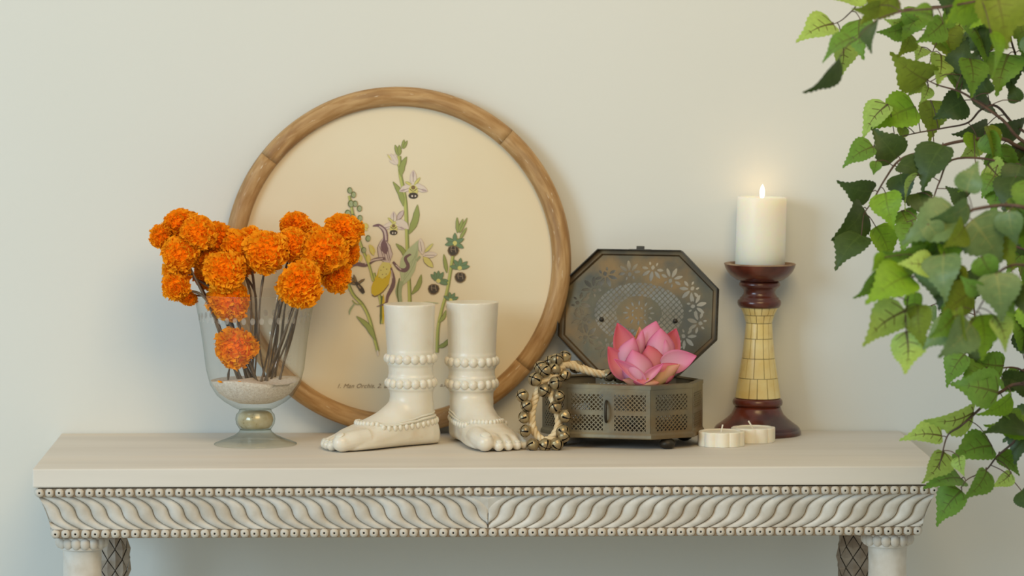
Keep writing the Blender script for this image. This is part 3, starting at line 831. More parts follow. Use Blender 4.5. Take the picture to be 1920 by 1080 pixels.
# ================================================================== MARBLE FEET
def stone_foot(base_px, udir, big_side, label, ring_z, leg_r, lean_x, htop):
    p = on_top(*base_px); k = unit(p)
    ang = math.atan2(udir[1], udir[0])
    t = thing('marble_foot', p, label, 'sculpture', 'pair of carved marble feet', ang)
    mb = MB(); s = big_side
    def A(vf): mb.add(vf)
    # leg
    lz = [(htop, leg_r[0]), (htop - 60, leg_r[0] - 3.2), (ring_z[0] + 10, leg_r[1]), (ring_z[0] - 10, leg_r[1] - 1), (ring_z[1] + 10, leg_r[1] - 1.5), (ring_z[1] - 12, leg_r[1] - 2), (90, 40.5), (70, 42), (40, 38), (20, 30)]
    ax = Vector((math.cos(-ang), math.sin(-ang), 0))
    v = []; f = []; nn = 40
    for z, r_ in lz:
        o = ax * lean_x * (z - 60) / 200
        v += [(o.x + r_ * math.cos(2 * math.pi * i / nn) * (1.0 if z > 75 else 1.04), o.y + r_ * math.sin(2 * math.pi * i / nn), z) for i in range(nn)]
    for j in range(len(lz) - 1):
        f += [[j * nn + i, j * nn + (i + 1) % nn, (j + 1) * nn + (i + 1) % nn, (j + 1) * nn + i][::-1] for i in range(nn)]
    f.append(list(range(nn))); f.append([(len(lz) - 1) * nn + i for i in range(nn)][::-1])
    A((v, f))
    # collars under the bead rings
    for rz, rr in ((ring_z[0], leg_r[1] + .6), (ring_z[1], leg_r[1] + .2)):
        o = ax * lean_x * (rz - 60) / 200
        cv, cf = lathe([(0, -13), (rr, -13), (rr + 1.5, -9), (rr, 9), (rr + 1, 13), (rr - 3, 15), (0, 15)], 40)
        A(([(q[0] + o.x, q[1] + o.y, q[2] + rz) for q in cv], cf))
    # foot body: cross sections along x: (x, inner half width, outer half width, top, centre shift)
    secs = [(-57, 6, 6, 22), (-52, 20, 20, 40), (-42, 31, 30, 58), (-25, 37, 36, 80), (0, 40, 38, 100), (25, 41, 40, 97), (38, 42, 40.5, 88), (50, 42.5, 41.5, 79), (70, 45, 44, 67), (95, 48, 48, 56), (118, 50, 51, 47), (138, 49, 52, 40), (152, 46, 50, 32), (160, 40, 44, 24)]
    v = []; f = []; nn = 28
    for (x, wi, wo, tp) in secs:
        for i in range(nn):
            a = 2 * math.pi * i / nn
            cy, cz = math.cos(a), math.sin(a)
            yy = (wi if cy > 0 else wo) * math.copysign(abs(cy) ** .75, cy)
            zz = tp * .40 + (tp * .60 if cz > 0 else tp * .40) * math.copysign(abs(cz) ** (.95 if cz > 0 else .45), cz)
            if cz > 0: yy *= 1 - (.42 if x > 60 else .22) * (cz ** 1.5) * min(1, tp / 70)
            arch = 0
            v.append((x, s * yy, zz))
    for j in range(len(secs) - 1):
        for i in range(nn):
            q = [j * nn + i, j * nn + (i + 1) % nn, (j + 1) * nn + (i + 1) % nn, (j + 1) * nn + i]
            f.append(q[::-1] if s > 0 else q)
    e0 = list(range(nn)); e1 = [(len(secs) - 1) * nn + i for i in range(nn)]
    f.append(e0 if s > 0 else e0[::-1]); f.append(e1[::-1] if s > 0 else e1)
    A((v, f))
    # toes
    toes = [((122, 31, 24), (150, 31, 22), (176, 29, 17.5), (18.5, 18.5, 17)),
            ((135, 6, 24), (160, 5, 19), (182, 4.5, 10.5), (11.5, 10.8, 10)),
            ((132, -14, 23), (157, -15, 18), (178, -15, 10), (11, 10.2, 9.5)),
            ((128, -32, 21), (152, -33.5, 16.5), (171, -34, 9.5), (10.5, 9.8, 9)),
            ((120, -48, 18), (143, -50, 14), (160, -51, 9), (10, 9.2, 8.5))]
    for (a, b, c, rr) in toes:
        pts = smooth_path([(q[0], s * q[1], q[2]) for q in (a, b, c)], 4)
        rad = [rr[0] + (rr[1] - rr[0]) * min(1, i / 4) + (rr[2] - rr[1]) * max(0, (i - 4) / 4) for i in range(len(pts))]
        A(tube(pts, rad, 14))
        A(ellipsoid((c[0], s * c[1], c[2]), (rr[2] * 1.15, rr[2], rr[2]), 14, 8))
    me = mk_mesh('tmp', [q * k for q in mb.v], mb.f, M['marble'])
    tmp = bpy.data.objects.new('tmp', me); COL.objects.link(tmp)
    rm = tmp.modifiers.new('r', 'REMESH'); rm.mode = 'VOXEL'; rm.voxel_size = 1.7 * k; rm.use_smooth_shade = True
    sm = tmp.modifiers.new('s', 'SMOOTH'); sm.factor = .5; sm.iterations = 2
    dg = bpy.context.evaluated_depsgraph_get(); dg.update()
    body = bpy.data.meshes.new_from_object(tmp.evaluated_get(dg)); body.name = 'foot_body'
    bpy.data.objects.remove(tmp)
    # extra smoothing round the ankle and instep only
    nv_ = len(body.vertices); co = np.empty(nv_ * 3); body.vertices.foreach_get('co', co); co = co.reshape(-1, 3)
    ed = np.empty(len(body.edges) * 2, dtype=np.int64); body.edges.foreach_get('vertices', ed); ed = ed.reshape(-1, 2)
    deg = np.bincount(ed.ravel(), minlength=nv_).clip(1)[:, None]
    px_, pz_ = co[:, 0] / k, co[:, 2] / k
    wgt = np.clip((pz_ - 40) / 18, 0, 1) * np.clip((ring_z[1] - 14 - pz_) / 10, 0, 1) * np.clip((112 - px_) / 20, 0, 1)
    wgt = np.maximum(wgt, .05 * (pz_ < htop - 6))[:, None]
    for _ in range(60):
        acc = np.zeros_like(co); np.add.at(acc, ed[:, 0], co[ed[:, 1]]); np.add.at(acc, ed[:, 1], co[ed[:, 0]])
        co = co + wgt * .6 * (acc / deg - co)
    co[:, 2] = np.maximum(co[:, 2], 0)
    body.vertices.foreach_set('co', co.ravel())
    body.materials.clear(); body.materials.append(M['marble'])
    body.polygons.foreach_set('use_smooth', [True] * len(body.polygons))
    bo = obj('foot_body', body, t)
    # nails
    nm = mk_mesh('toenail', *ellipsoid((0, 0, 0), (1, 1, 1), 10, 6), M['marble'])
    for (a, b, c, rr) in toes:
        obj('toenail', nm, t, ((c[0] + rr[2] * .35) * k, s * c[1] * k, (c[2] + rr[2] * .82) * k), (0, math.radians(28), 0), (rr[2] * .55 * k, rr[2] * .62 * k, rr[2] * .22 * k))
    # bead rings of the anklets
    for rz, rr, nb in ((ring_z[0], leg_r[1] + 1.2, 18), (ring_z[1], leg_r[1] + .6, 18)):
        o = ax * lean_x * (rz - 60) / 200
        ring = tube([((rr - 1) * k * math.cos(2 * math.pi * i / 40) + o.x * k, (rr - 1) * k * math.sin(2 * math.pi * i / 40) + o.y * k, rz * k) for i in range(41)], 4 * k, 8, False)
        an = part('anklet', *ring, M['marble'], t)
        bm_ = mk_mesh('anklet_bead', *ellipsoid((0, 0, 0), (8.3 * k, 6.6 * k, 8.8 * k), 14, 10), M['marble'])
        for i in range(nb):
            a = 2 * math.pi * (i + .3) / nb
            obj('anklet_bead', bm_, an, (o.x * k + rr * k * math.cos(a), o.y * k + rr * k * math.sin(a), rz * k), (0, 0, a + math.pi / 2))
    # chain of small beads round heel and instep
    bvh = BVHTree.FromPolygons([q.co.copy() for q in body.vertices], [list(q.vertices) for q in body.polygons])
    def around(dz, n):
        pts = []
        for i in range(n):
            a = 2 * math.pi * i / n
            x = 34 + 92 * math.cos(a); y = 56 * math.sin(a)
            z = 50 - 9 * math.sin(max(0, math.pi * (x + 56) / 182)) + (12 if x > 100 else 0) + dz
            tgt = Vector((x, s * y, z)) * k
            h = bvh.find_nearest(tgt)
            pts.append((h[0], h[1]))
        return pts
    pl = around(9, 60); pl = [q[0] + q[1] * 1.0 * k for q in pl]; pl.append(pl[0])
    ch = part('foot_chain', *tube(pl, 2.6 * k, 8, False), M['marble'], t)
    pl = around(14, 60); pl = [q[0] + q[1] * .3 * k for q in pl]; pl.append(pl[0])
    part('chain_cord', *tube(pl, 1.9 * k, 8, False), M['marble'], ch)
    cb_ = mk_mesh('chain_bead', *ellipsoid((0, 0, 0), (4.9 * k, 4.2 * k, 6.2 * k), 10, 8), M['marble'])
    for (c, nrm) in around(0, 42):
        obj('chain_bead', cb_, ch, c + nrm * .2 * k, (0, 0, math.atan2(nrm.y, nrm.x) + math.pi / 2))
    return t
# left statue: toes point left and forward; its big toe side faces the viewer (left hand side of its direction)
stone_foot((772, 833.5), (-.82, -.57), 1, 'carved marble foot pointing left with its side to the viewer, beside the vase', (163, 117), (48.5, 43), -4, 265)
stone_foot((884, 827.0), (.28, -.96), -1, 'carved marble foot pointing forward with toes beside the string of bells', (151, 109), (49, 44.5), 2, 262)

# ================================================================== PIERCED METAL BOX
def pierced(sdf, x0, x1, y0, y1, step):
    """marching squares: keeps the region where sdf > 0; returns 2-D verts and faces"""
    nx = max(2, int(round((x1 - x0) / step))); ny = max(2, int(round((y1 - y0) / step)))
    xs = np.linspace(x0, x1, nx + 1); ys = np.linspace(y0, y1, ny + 1)
    X, Y = np.meshgrid(xs, ys, indexing='ij')
    G = sdf(X, Y)
    v = []; idx = {}; f = []
    def vid(key, x, y):
        if key not in idx: idx[key] = len(v); v.append((x, y))
        return idx[key]
    cor = ((0, 0), (1, 0), (1, 1), (0, 1))
    S = G > 0
    for i in range(nx):
        for j in range(ny):
            if not (S[i, j] or S[i + 1, j] or S[i, j + 1] or S[i + 1, j + 1]): continue
            pol = []
            for c in range(4):
                a = cor[c]; b = cor[(c + 1) % 4]
                ia, ja, ib, jb = i + a[0], j + a[1], i + b[0], j + b[1]
                if S[ia, ja]: pol.append(vid((0, ia, ja), xs[ia], ys[ja]))
                if S[ia, ja] != S[ib, jb]:
                    t = G[ia, ja] / (G[ia, ja] - G[ib, jb])
                    k_ = (1, min(ia, ib), ja) if ja == jb else (2, ia, min(ja, jb))
                    pol.append(vid(k_, xs[ia] + (xs[ib] - xs[ia]) * t, ys[ja] + (ys[jb] - ys[ja]) * t))
            if len(pol) >= 3: f.append(pol)
    return v, f
def lattice_holes(X, Y, cx, cy, s, r):
    """signed value > 0 outside diamond holes set on a staggered grid"""
    u = (X - cx) / s; w = (Y - cy) / s
    d1 = np.abs(u - np.round(u)) + np.abs(w - np.round(w))
    d2 = np.abs(u - .5 - np.round(u - .5)) + np.abs(w - .5 - np.round(w - .5))
    return (np.minimum(d1, d2) - r) * s
def ell_hole(X, Y, cx, cy, rx, ry, ang):
    ca, sa = math.cos(ang), math.sin(ang)
    u = ((X - cx) * ca + (Y - cy) * sa) / rx; w = (-(X - cx) * sa + (Y - cy) * ca) / ry
    # leaf shaped: two arcs
    return (np.sqrt(u * u + (np.abs(w) * (1 + .35 * np.abs(u))) ** 2) - 1) * min(rx, ry)

bp_ = on_top(1167, 830.5); kb = unit(bp_)
TH = math.radians(17)
bx_ = thing('jewellery_box', bp_, 'open octagonal pierced brass box on ball feet with its lid up', 'box', None, -TH)
a_, e_, s_, b_ = 143, 79, 43, 107          # half length, half long edge, half short edge, half depth
OCT = [(-e_, -b_), (e_, -b_), (a_, -s_), (a_, s_), (e_, b_), (-e_, b_), (-a_, s_), (-a_, -s_)]
Z0, Z1 = 23.0, 118.0                        # bottom and top of the walls
def wall_panel(i):
    p0 = Vector(OCT[i] + (0,)); p1 = Vector(OCT[(i + 1) % 8] + (0,))
    L_ = (p1 - p0).length; d = (p1 - p0).normalized(); nrm = Vector((d.y, -d.x, 0))
    H = Z1 - Z0
    if L_ > 120: wins = [(8, L_ / 2 - 11), (L_ / 2 + 11, L_ - 8)]
    else: wins = [(11, L_ - 11)]
    def sdf(X, Y):
        G = np.full(X.shape, 5.0)
        for (xa, xb) in wins:
            for (ya, yb) in ((11, 41), (48, 80)):
                ins = np.minimum(np.minimum(X - xa, xb - X), np.minimum(Y - ya, yb - Y))
                h = lattice_holes(X, Y, (xa + xb) / 2, (ya + yb) / 2, 8.4, .36)
                # only whole holes: centre must be well inside the window
                G = np.where(ins > 0, np.minimum(G, h), G)
        return G
    v, f = pierced(sdf, 0, L_, 0, H, 1.25)
    vs = [((p0 + d * x) * kb + Vector((0, 0, (Z0 + y) * kb))) for x, y in v]
    o = part('wall_panel', vs, f, M['brass'], bx_, False)
    m = o.modifiers.new('thick', 'SOLIDIFY'); m.thickness = 2.2 * kb; m.offset = 0
    return o
for i in range(8): wall_panel(i)
def oct_ring(name, prof, mt, parent, loc=None, oc=OCT):
    """prof: list of (outset px, z px)"""
    v = []; f = []
    for (o, z) in prof:
        for (x, y) in oc:
            l = math.hypot(x, y); v.append((x * (1 + o / l) * kb, y * (1 + o / l) * kb, z * kb))
    for j in range(len(prof) - 1):
        for i in range(8): f.append([j * 8 + i, j * 8 + (i + 1) % 8, (j + 1) * 8 + (i + 1) % 8, (j + 1) * 8 + i])
    return part(name, v, f, mt, parent, False)
oct_ring('base_moulding', [(-60, 20), (3.5, 20), (4.5, 22), (4.0, 27), (1.2, 31), (-2, 31)], M['brass'], bx_)
v = [(x * .985 * kb, y * .985 * kb, 24 * kb) for x, y in OCT]
part('bottom_plate', v, [list(range(8))], M['brass_dark'], bx_, False)
oct_ring('top_rim', [(-2, 112), (2.2, 112), (2.2, 119), (-7, 120.5), (-7, 117), (-2, 114)], M['brass'], bx_)
ft, ff_ = lathe([(5, 22), (6, 20), (10, 18), (14.5, 13), (15.5, 9), (13, 4), (7, .6), (0, 0)], 16, kb)
ftm = mk_mesh('ball_foot', ft, ff_, M['brass_dark'])
for (x, y) in ((106, -74), (106, 74), (-106, 74), (-106, -74)):
    obj('ball_foot', ftm, bx_, (x * .97 * kb, y * .97 * kb, 0))
# bail handle on the front face
hp = []
for i in range(13):
    a = math.pi * i / 12
    hp.append(((-4 + 1.5 * math.sin(a)) * kb, (-b_ - 2 - 12 * math.sin(a)) * kb, (70 + 19 * math.cos(a)) * kb))
v, f = tube(hp, 2.6 * kb, 8)
part('handle', v, f, M['brass_dark'], bx_)
# lid
LA, LE, LS, LB = 154, 81, 48, 119
LO = [(-LE, -LB), (LE, -LB), (LA, -LS), (LA, LS), (LE, LB), (-LE, LB), (-LA, LS), (-LA, -LS)]
def lid_sdf(X, Y):
    # octagon outline
    G = np.minimum(np.minimum(LA - np.abs(X), LB - np.abs(Y)), ((LA - LE) * (LB - np.abs(Y)) + (LB - LS) * (LE - np.abs(X)) + 0) / math.hypot(LA - LE, LB - LS))
    G = np.minimum(np.minimum(LA - np.abs(X), LB - np.abs(Y)), 1e3)
    nx_, ny_ = (LB - LS), (LA - LE); ln = math.hypot(nx_, ny_)
    G = np.minimum(G, ((LE * nx_ + LB * ny_) - (np.abs(X) * nx_ + np.abs(Y) * ny_)) / ln)
    # lattice field: ellipse, without the rosette
    fld = 1 - np.sqrt((X / 88) ** 2 + ((Y) / 58) ** 2)
    ros = np.sqrt((X / 44) ** 2 + ((Y) / 32) ** 2) - 1
    mask = (fld > 0) & (ros > 0)
    G = np.where(mask, np.minimum(G, lattice_holes(X, Y, 0, 0, 11.2, .41)), G)
    # palmettes round the border
    n = 16
    for q in range(n):
        a = 2 * math.pi * (q + .5) / n
        inw = q % 2
        cx, cy = (104 if not inw else 126) * math.cos(a), (72 if not inw else 92) * math.sin(a)
        out_a = math.atan2(cy / 80 ** 2, cx / 112 ** 2) + (math.pi if inw else 0)
        for j, (da, l_, rx, ry) in enumerate(((0, 20, 10, 4.2), (.62, 19, 9, 3.4), (-.62, 19, 9, 3.4), (1.2, 16, 6.5, 3.0), (-1.2, 16, 6.5, 3.0), (0, 3, 4.5, 4.0), (2.1, 8, 4, 2.2), (-2.1, 8, 4, 2.2))):
            b = out_a + da
            G = np.minimum(G, ell_hole(X, Y, cx + l_ * math.cos(b), cy + l_ * math.sin(b), rx, ry, b + da * .35))
    # rosette slits
    for q in range(12):
        a = 2 * math.pi * q / 12
        G = np.minimum(G, ell_hole(X, Y, 26 * math.cos(a), 19 * math.sin(a), 5, 1.9, a))
    for q in range(8):
        a = 2 * math.pi * (q + .5) / 8
        G = np.minimum(G, ell_hole(X, Y, 13 * math.cos(a), 10 * math.sin(a), 3.2, 1.6, a + 1.2))
    edge = np.minimum(np.minimum(LA - np.abs(X), LB - np.abs(Y)), ((LE * nx_ + LB * ny_) - (np.abs(X) * nx_ + np.abs(Y) * ny_)) / ln)
    return np.where((edge > 0) & (edge < 9), np.minimum(edge, 3), G)
LEAN = math.radians(9.0)
LUP = Vector((0, math.sin(LEAN), math.cos(LEAN))); LN = Vector((0, -math.cos(LEAN), math.sin(LEAN)))
hinge = Vector((0, b_ + 4, Z1 + 3))
def LP(x, y, d=0.0):               # lid point: x across, y from centre, d towards the viewer side
    return (hinge + Vector((x, 0, 0)) + LUP * (y + LB - 4) + LN * d) * kb
v, f = pierced(lid_sdf, -LA - 2, LA + 2, -LB - 2, LB + 2, 1.35)
lid = part('lid', [LP(x, y) for x, y in v], f, M['brass_lid'], bx_, False)
lid['label'] = 'open pierced brass lid with lattice and leaf cut-outs'
m = lid.modifiers.new('thick', 'SOLIDIFY'); m.thickness = 1.6 * kb; m.offset = 0
RD = 19.0
for i in range(8):
    p0 = Vector(LO[i]); p1 = Vector(LO[(i + 1) % 8]); L_ = (p1 - p0).length; d = (p1 - p0).normalized()
    def sdf(X, Y):
        G = np.full(X.shape, 3.0)
        ins = np.minimum(X - 8, L_ - 8 - X)
        u = (X - L_ / 2) / 7.5
        h = (np.abs(u - np.round(u)) * 7.5 / 2.6 + np.abs(Y - 8) / 2.0 - 1) * 2.0
        return np.where(ins > 0, np.minimum(G, h), G)
    v, f = pierced(sdf, 0, L_, 0, RD, 1.25)
    o = part('rim_panel', [LP(p0.x + d.x * x, p0.y + d.y * x, y) for x, y in v], f, M['brass_dark'], lid, False)
    m = o.modifiers.new('thick', 'SOLIDIFY'); m.thickness = 1.6 * kb; m.offset = 0
# inner ledge of the rim
v = []; f = []
for (o, d) in ((-1, 1), (-1, 5), (-9, 5), (-12, 1)):
    for (x, y) in LO:
        l = math.hypot(x, y); v.append(LP(x * (1 + o / l), y * (1 + o / l), d))
for j in range(3):
    for i in range(8): f.append([j * 8 + i, j * 8 + (i + 1) % 8, (j + 1) * 8 + (i + 1) % 8, (j + 1) * 8 + i])
part('inner_ledge', v, f, M['brass_gold'], lid, False)
rv = mk_mesh('rivet', *ellipsoid((0, 0, 0), (5 * kb, 4 * kb, 5 * kb), 12, 8), M['brass_dark'])
for (x, y) in ((-72, -14), (72, -14)): obj('rivet', rv, lid, LP(x, y, 1.5))
lt = MB()
def lbox(x0, x1, y0, y1, d0, d1):
    c = [LP(x, y, d) for d in (d0, d1) for y in (y0, y1) for x in (x0, x1)]
    lt.add((c, box(0, 1, 0, 1, 0, 1)[1]))
lbox(-22, 22, LB - 1, LB + 2, 2, 12); lbox(-7, 7, LB + 2, LB + 8, 3, 11)
lt.build('latch', M['brass_dark'], lid, False)

# ================================================================== STRING OF ANKLE BELLS
by = bp_.y
def BP(px, py, dep): return at(px, py, by + dep * kb)
rope_pts = [(1172, 706, -30), (1145, 703, -42), (1118, 700, -48), (1092, 693, -55), (1066, 684, -64), (1046, 690, -80), (1030, 704, -92), (1013, 725, -98), (1001, 755, -100), (997, 785, -103), (1003, 811, -106), (1020, 826, -108), (1037, 818, -108), (1047, 797, -106),
            (1045, 772, -103), (1036, 748, -101), (1033, 724, -99), (1041, 703, -90), (1056, 686, -72), (1076, 684, -50), (1100, 694, -30), (1128, 704, -15)]
gh = thing('bell_string', BP(1020, 838, -106), 'braided cotton string of small brass ankle bells hanging over the box corner', 'bells')
g0 = gh.location.copy(); g0.z = ZT; gh.location = g0
cen = smooth_path([BP(*q) - g0 for q in rope_pts], 9)
for sI in range(3):
    pts = []
    ln = 0
    nrm = Vector((0, -1, 0))
    for i, p in enumerate(cen):
        a = cen[max(i - 1, 0)]; b = cen[min(i + 1, len(cen) - 1)]
        ln += (cen[i] - cen[max(i - 1, 0)]).length
        t_ = (b - a).normalized(); n1 = (nrm - t_ * nrm.dot(t_)).normalized(); n2 = t_.cross(n1)
        ph = 2 * math.pi * ln / (34 * kb) + sI * 2 * math.pi / 3
        pts.append(p + (n1 * math.cos(ph) + n2 * math.sin(ph)) * 3.6 * kb)
    part('cord_strand', *tube(pts, 4.1 * kb, 8), M['cotton'], gh)
def bell_mesh(r):
    """crotal bell shell over a dark ball, with an equatorial ridge and a cross of slots"""
    v = []; f = []; n = 40; m = 20
    pr_ = []
    for j in range(m + 1):
        ph = -math.pi / 2 + math.pi * j / m
        rr = r * (1.08 if j == m // 2 else 1.0)
        pr_.append((rr * math.cos(ph) if 0 < j < m else .001 * r, r * math.sin(ph)))
    v, f = lathe(pr_, n)
    keep = []
    for q in f:
        c = sum((Vector(v[i]) for i in q), Vector()) / len(q)
        slot = c.z < -.14 * r and (abs(c.x) < .085 * r or abs(c.y) < .085 * r)
        hole = c.z < -.1 * r and c.z > -.42 * r and (abs(c.x) < .2 * r or abs(c.y) < .2 * r)
        if not (slot or hole): keep.append(q)
    mb = MB(); mb.add((v, keep), 0)
    mb.add(ellipsoid((0, 0, 0), r * .72, 12, 8), 1)  # dark ball stands in for the shade seen through the slots
    lp = [(r * .22 * math.cos(a), 0, r * 1.05 + r * .22 * math.sin(a)) for a in np.linspace(0, 2 * math.pi, 11)]
    mb.add(tube(lp, r * .07, 6, False), 0)
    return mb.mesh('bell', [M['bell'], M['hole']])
BE = bell_mesh(12.0 * kb)
bells = [(485, 145), (355, 190), (262, 238), (303, 272), (390, 262), (485, 310), (592, 235), (402, 385), (300, 450), (432, 505), (95, 500), (132, 592), (395, 607), (110, 700), (487, 688), (120, 825), (465, 830), (190, 952), (305, 952), (412, 945), (212, 350), (886, 312), (985, 322), (412, 168), (480, 870), (1060, 330)]
rnd = random.Random(5)
for (x, y) in bells:
    px, py = 960 + x / 4.908, 640 + y / 4.908
    best = min(rope_pts, key=lambda q: (q[0] - px) ** 2 + (q[1] - py) ** 2)
    dep = best[2] - 9 if py > 690 and px < 1075 else best[2] + rnd.uniform(-6, 8)
    c = BP(px, py, dep) - g0
    o = obj('bell', BE, gh, c)
    dirv = Vector((px - best[0], -14 + rnd.uniform(-8, 8), -(py - best[1]) + rnd.uniform(-8, 4)))
    if dirv.length < 1: dirv = Vector((0, -1, -.5))
    o.rotation_mode = 'QUATERNION'
    o.rotation_quaternion = (-dirv).to_track_quat('Z', 'Y') @ Matrix.Rotation(rnd.uniform(0, 3), 4, 'Z').to_quaternion()
    o.scale = (rnd.uniform(.93, 1.05),) * 3

# ================================================================== LOTUS
lb = BP(1212, 712, -70)
lo = thing('lotus_flower', lb, 'pink lotus bloom lying on the front rim of the brass box', 'flower')
kl = unit(lb)
def petal(b, t, w, bulge, cup, d0, d1, mt, sharp=1.0, roll=0.0):
    s = 6.752
    p0 = Vector(((1120 + b[0] / s - 1212) * kl, d0 * kl, -(580 + b[1] / s - 712) * kl))
    p1 = Vector(((1120 + t[0] / s - 1212) * kl, d1 * kl, -(580 + t[1] / s - 712) * kl))
    wpx = w / s * 1.16
    ax_ = p1 - p0; L_ = ax_.length
    view = Vector((0, -1, .06)); nrm = (view - ax_ * (view.dot(ax_) / ax_.dot(ax_))).normalized()
    lat = nrm.cross(ax_).normalized()
    if roll:
        q = Matrix.Rotation(roll, 3, ax_); nrm = q @ nrm; lat = q @ lat
    nu, nv = 14, 10; v = []; f = []; uv = []
    for i in range(nu + 1):
        u = i / nu
        pw_ = max(.015, math.sin(math.pi * (.07 + .93 * u ** .82))) ** .78 * (1 - .25 * u ** 5)
        for j in range(nv + 1):
            x = -1 + 2 * j / nv
            p = p0 + ax_ * u + lat * (wpx / 2 * kl * pw_ * x) + nrm * (bulge * kl * math.sin(math.pi * u)) - nrm * (cup * 1.35 * kl * x * x * pw_)
            v.append(p); uv.append((u, x))
    m = nv + 1
    for i in range(nu):
        for j in range(nv): f.append([i * m + j, i * m + j + 1, (i + 1) * m + j + 1, (i + 1) * m + j])
    o = part('petal', v, f, mt, lo, True, uv=uv)
    md = o.modifiers.new('thick', 'SOLIDIFY'); md.thickness = .9 * kl; md.offset = 0
    return o
P_, C_, G_ = M['lotus_p'], M['lotus_c'], M['lotus_g']
petal((440, 700), (262, 185), 270, -6, -10, 12, 26, C_)
petal((560, 650), (545, 235), 150, -4, -6, 18, 30, G_)
petal((640, 560), (752, 160), 300, 5, 6, 14, 22, P_)
petal((870, 640), (1008, 255), 230, -6, -8, 14, 24, C_)
petal((800, 690), (800, 240), 330, 8, 14, 2, 2, P_)
petal((520, 640), (572, 262), 150, 5, 6, 6, 4, P_, 1, .5)
petal((350, 700), (455, 350), 240, 8, 10, -4, -10, P_)
petal((720, 760), (640, 450), 270, 6, 10, -12, -8, C_)
petal((410, 880), (135, 470), 250, -5, -8, -6, 0, C_)
petal((800, 700), (1248, 582), 260, -4, -6, -8, -16, P_)
petal((560, 925), (430, 495), 350, 13, 20, -31, -26, P_)
petal((590, 915), (195, 600), 135, -6, -12, -34, -40, P_, 1, .25)
petal((550, 905), (825, 660), 105, -5, -8, -36, -34, P_, 1, -.3)
petal((690, 942), (1030, 678), 150, -7, 5, -30, -34, G_, 1, .1)
petal((690, 900), (1010, 680), 230, 4, 6, -18, -22, C_)
petal((740, 950), (440, 890), 150, 6, 10, -33, -38, C_)
petal((640, 960), (310, 872), 130, 4, 6, -26, -30, G_)
petal((480, 945), (770, 905), 150, 6, 8, -36, -36, G_)
petal((900, 620), (860, 380), 120, 4, 6, 0, -4, P_, 1, .6)
# seed head hidden between the petals
v, f = lathe([(0, 36), (12, 36), (14, 33), (11, 20), (6, 2), (0, 0)], 14, kl)
part('seed_head', [(p[0] + 0 * kl, p[1] + 4 * kl, p[2] + 2 * kl) for p in v], f, M['calyx'], lo)

# ================================================================== CANDLE HOLDER AND PILLAR CANDLE
hp_ = on_top(1419.5, 814.5); kh = unit(hp_)
ch_ = thing('candle_holder', hp_, 'turned dark wood candle holder with a waist of bone tiles', 'candle holder')
tilt = .012
ch_.rotation_euler = (0, tilt, 0)
def hpart(name, prof, mt, parent, n=56):
    v, f = lathe(prof, n, kh); return part(name, v, f, mt, parent)
hpart('base', [(0, 0), (80, 0), (82, 2), (82.5, 7), (81, 10), (79, 10.5), (80, 12.5), (76, 17), (66, 24), (57, 31), (49, 39), (44.5, 48), (42.5, 54), (0, 54)], M['mahogany'], ch_)
hpart('lower_ring', [(0, 54), (43, 54), (46, 56.5), (47.2, 61), (46, 65.5), (43.5, 68), (40, 69.5), (0, 69.5)], M['mahogany'], ch_)
TP = [(69.5, 42.5), (107, 36.5), (144, 30.6), (181, 26.4), (210, 24.2), (225, 28.5), (240, 35.5)]
def tr(z):
    for (z0, r0), (z1_, r1) in zip(TP, TP[1:]):
        if z <= z1_: return r0 + (r1 - r0) * (z - z0) / (z1_ - z0)
    return TP[-1][1]
hpart('waist_core', [(0, 69)] + [(r - 1.2, z) for z, r in TP] + [(0, 240)], M['grout'], ch_)
rnd = random.Random(3)
for rI in range(6):
    za, zb_ = TP[rI][0] + .5, TP[rI + 1][0] - .5
    nt = 14 if rI < 5 else 16
    off = rnd.uniform(0, 1)
    cuts = [off + (q + rnd.uniform(-.16, .16)) for q in range(nt)]
    for q in range(nt):
        a0 = 2 * math.pi * cuts[q] / nt; a1 = 2 * math.pi * (cuts[(q + 1) % nt] + (nt if q == nt - 1 else 0)) / nt
        g = .55 / tr((za + zb_) / 2)
        a0 += g; a1 -= g
        v = []; f = []; no = 4
        bul = rnd.uniform(-.3, .3)
        for zz in (za, (za + zb_) / 2, zb_):
            for ring in (0, 1):
                for i in range(no + 1):
                    a = a0 + (a1 - a0) * i / no
                    rr = (tr(zz) + bul + .3) if ring else tr(zz) - 2.0
                    v.append((rr * math.cos(a) * kh, rr * math.sin(a) * kh, zz * kh))
        m = no + 1; st_ = 2 * m
        for j in range(2):
            for i in range(no):
                f.append([j * st_ + m + i, j * st_ + m + i + 1, (j + 1) * st_ + m + i + 1, (j + 1) * st_ + m + i])
            f.append([j * st_, j * st_ + m, (j + 1) * st_ + m, (j + 1) * st_][::-1]); f.append([j * st_ + no, j * st_ + m + no, (j + 1) * st_ + m + no, (j + 1) * st_ + no])
        for j, fl_ in ((0, True), (2, False)):
            for i in range(no):
                qd = [j * st_ + i, j * st_ + i + 1, j * st_ + m + i + 1, j * st_ + m + i]
                f.append(qd if fl_ else qd[::-1])
        part('bone_tile', v, f, M['bone'], ch_, False)
hpart('neck', [(0, 239), (37, 239), (40, 243), (41.2, 248), (40, 252.5), (36.5, 255), (36.5, 257), (33, 259.5), (30, 264), (29.2, 268), (30.5, 273), (35, 277), (38.3, 280), (38.6, 283), (37, 286.5), (33, 288.5), (0, 288.5)], M['mahogany'], ch_)
cup = hpart('cup', [(0, 288), (36, 288), (44, 291), (54, 298), (61, 306), (65, 313.5), (66.8, 319.5)], M['mahogany'], ch_)
hpart('worn_rim', [(66.8, 319.5), (67, 321), (65, 322), (58, 321.5), (55, 318), (54, 315), (0, 315)], M['worn_rim'], cup)
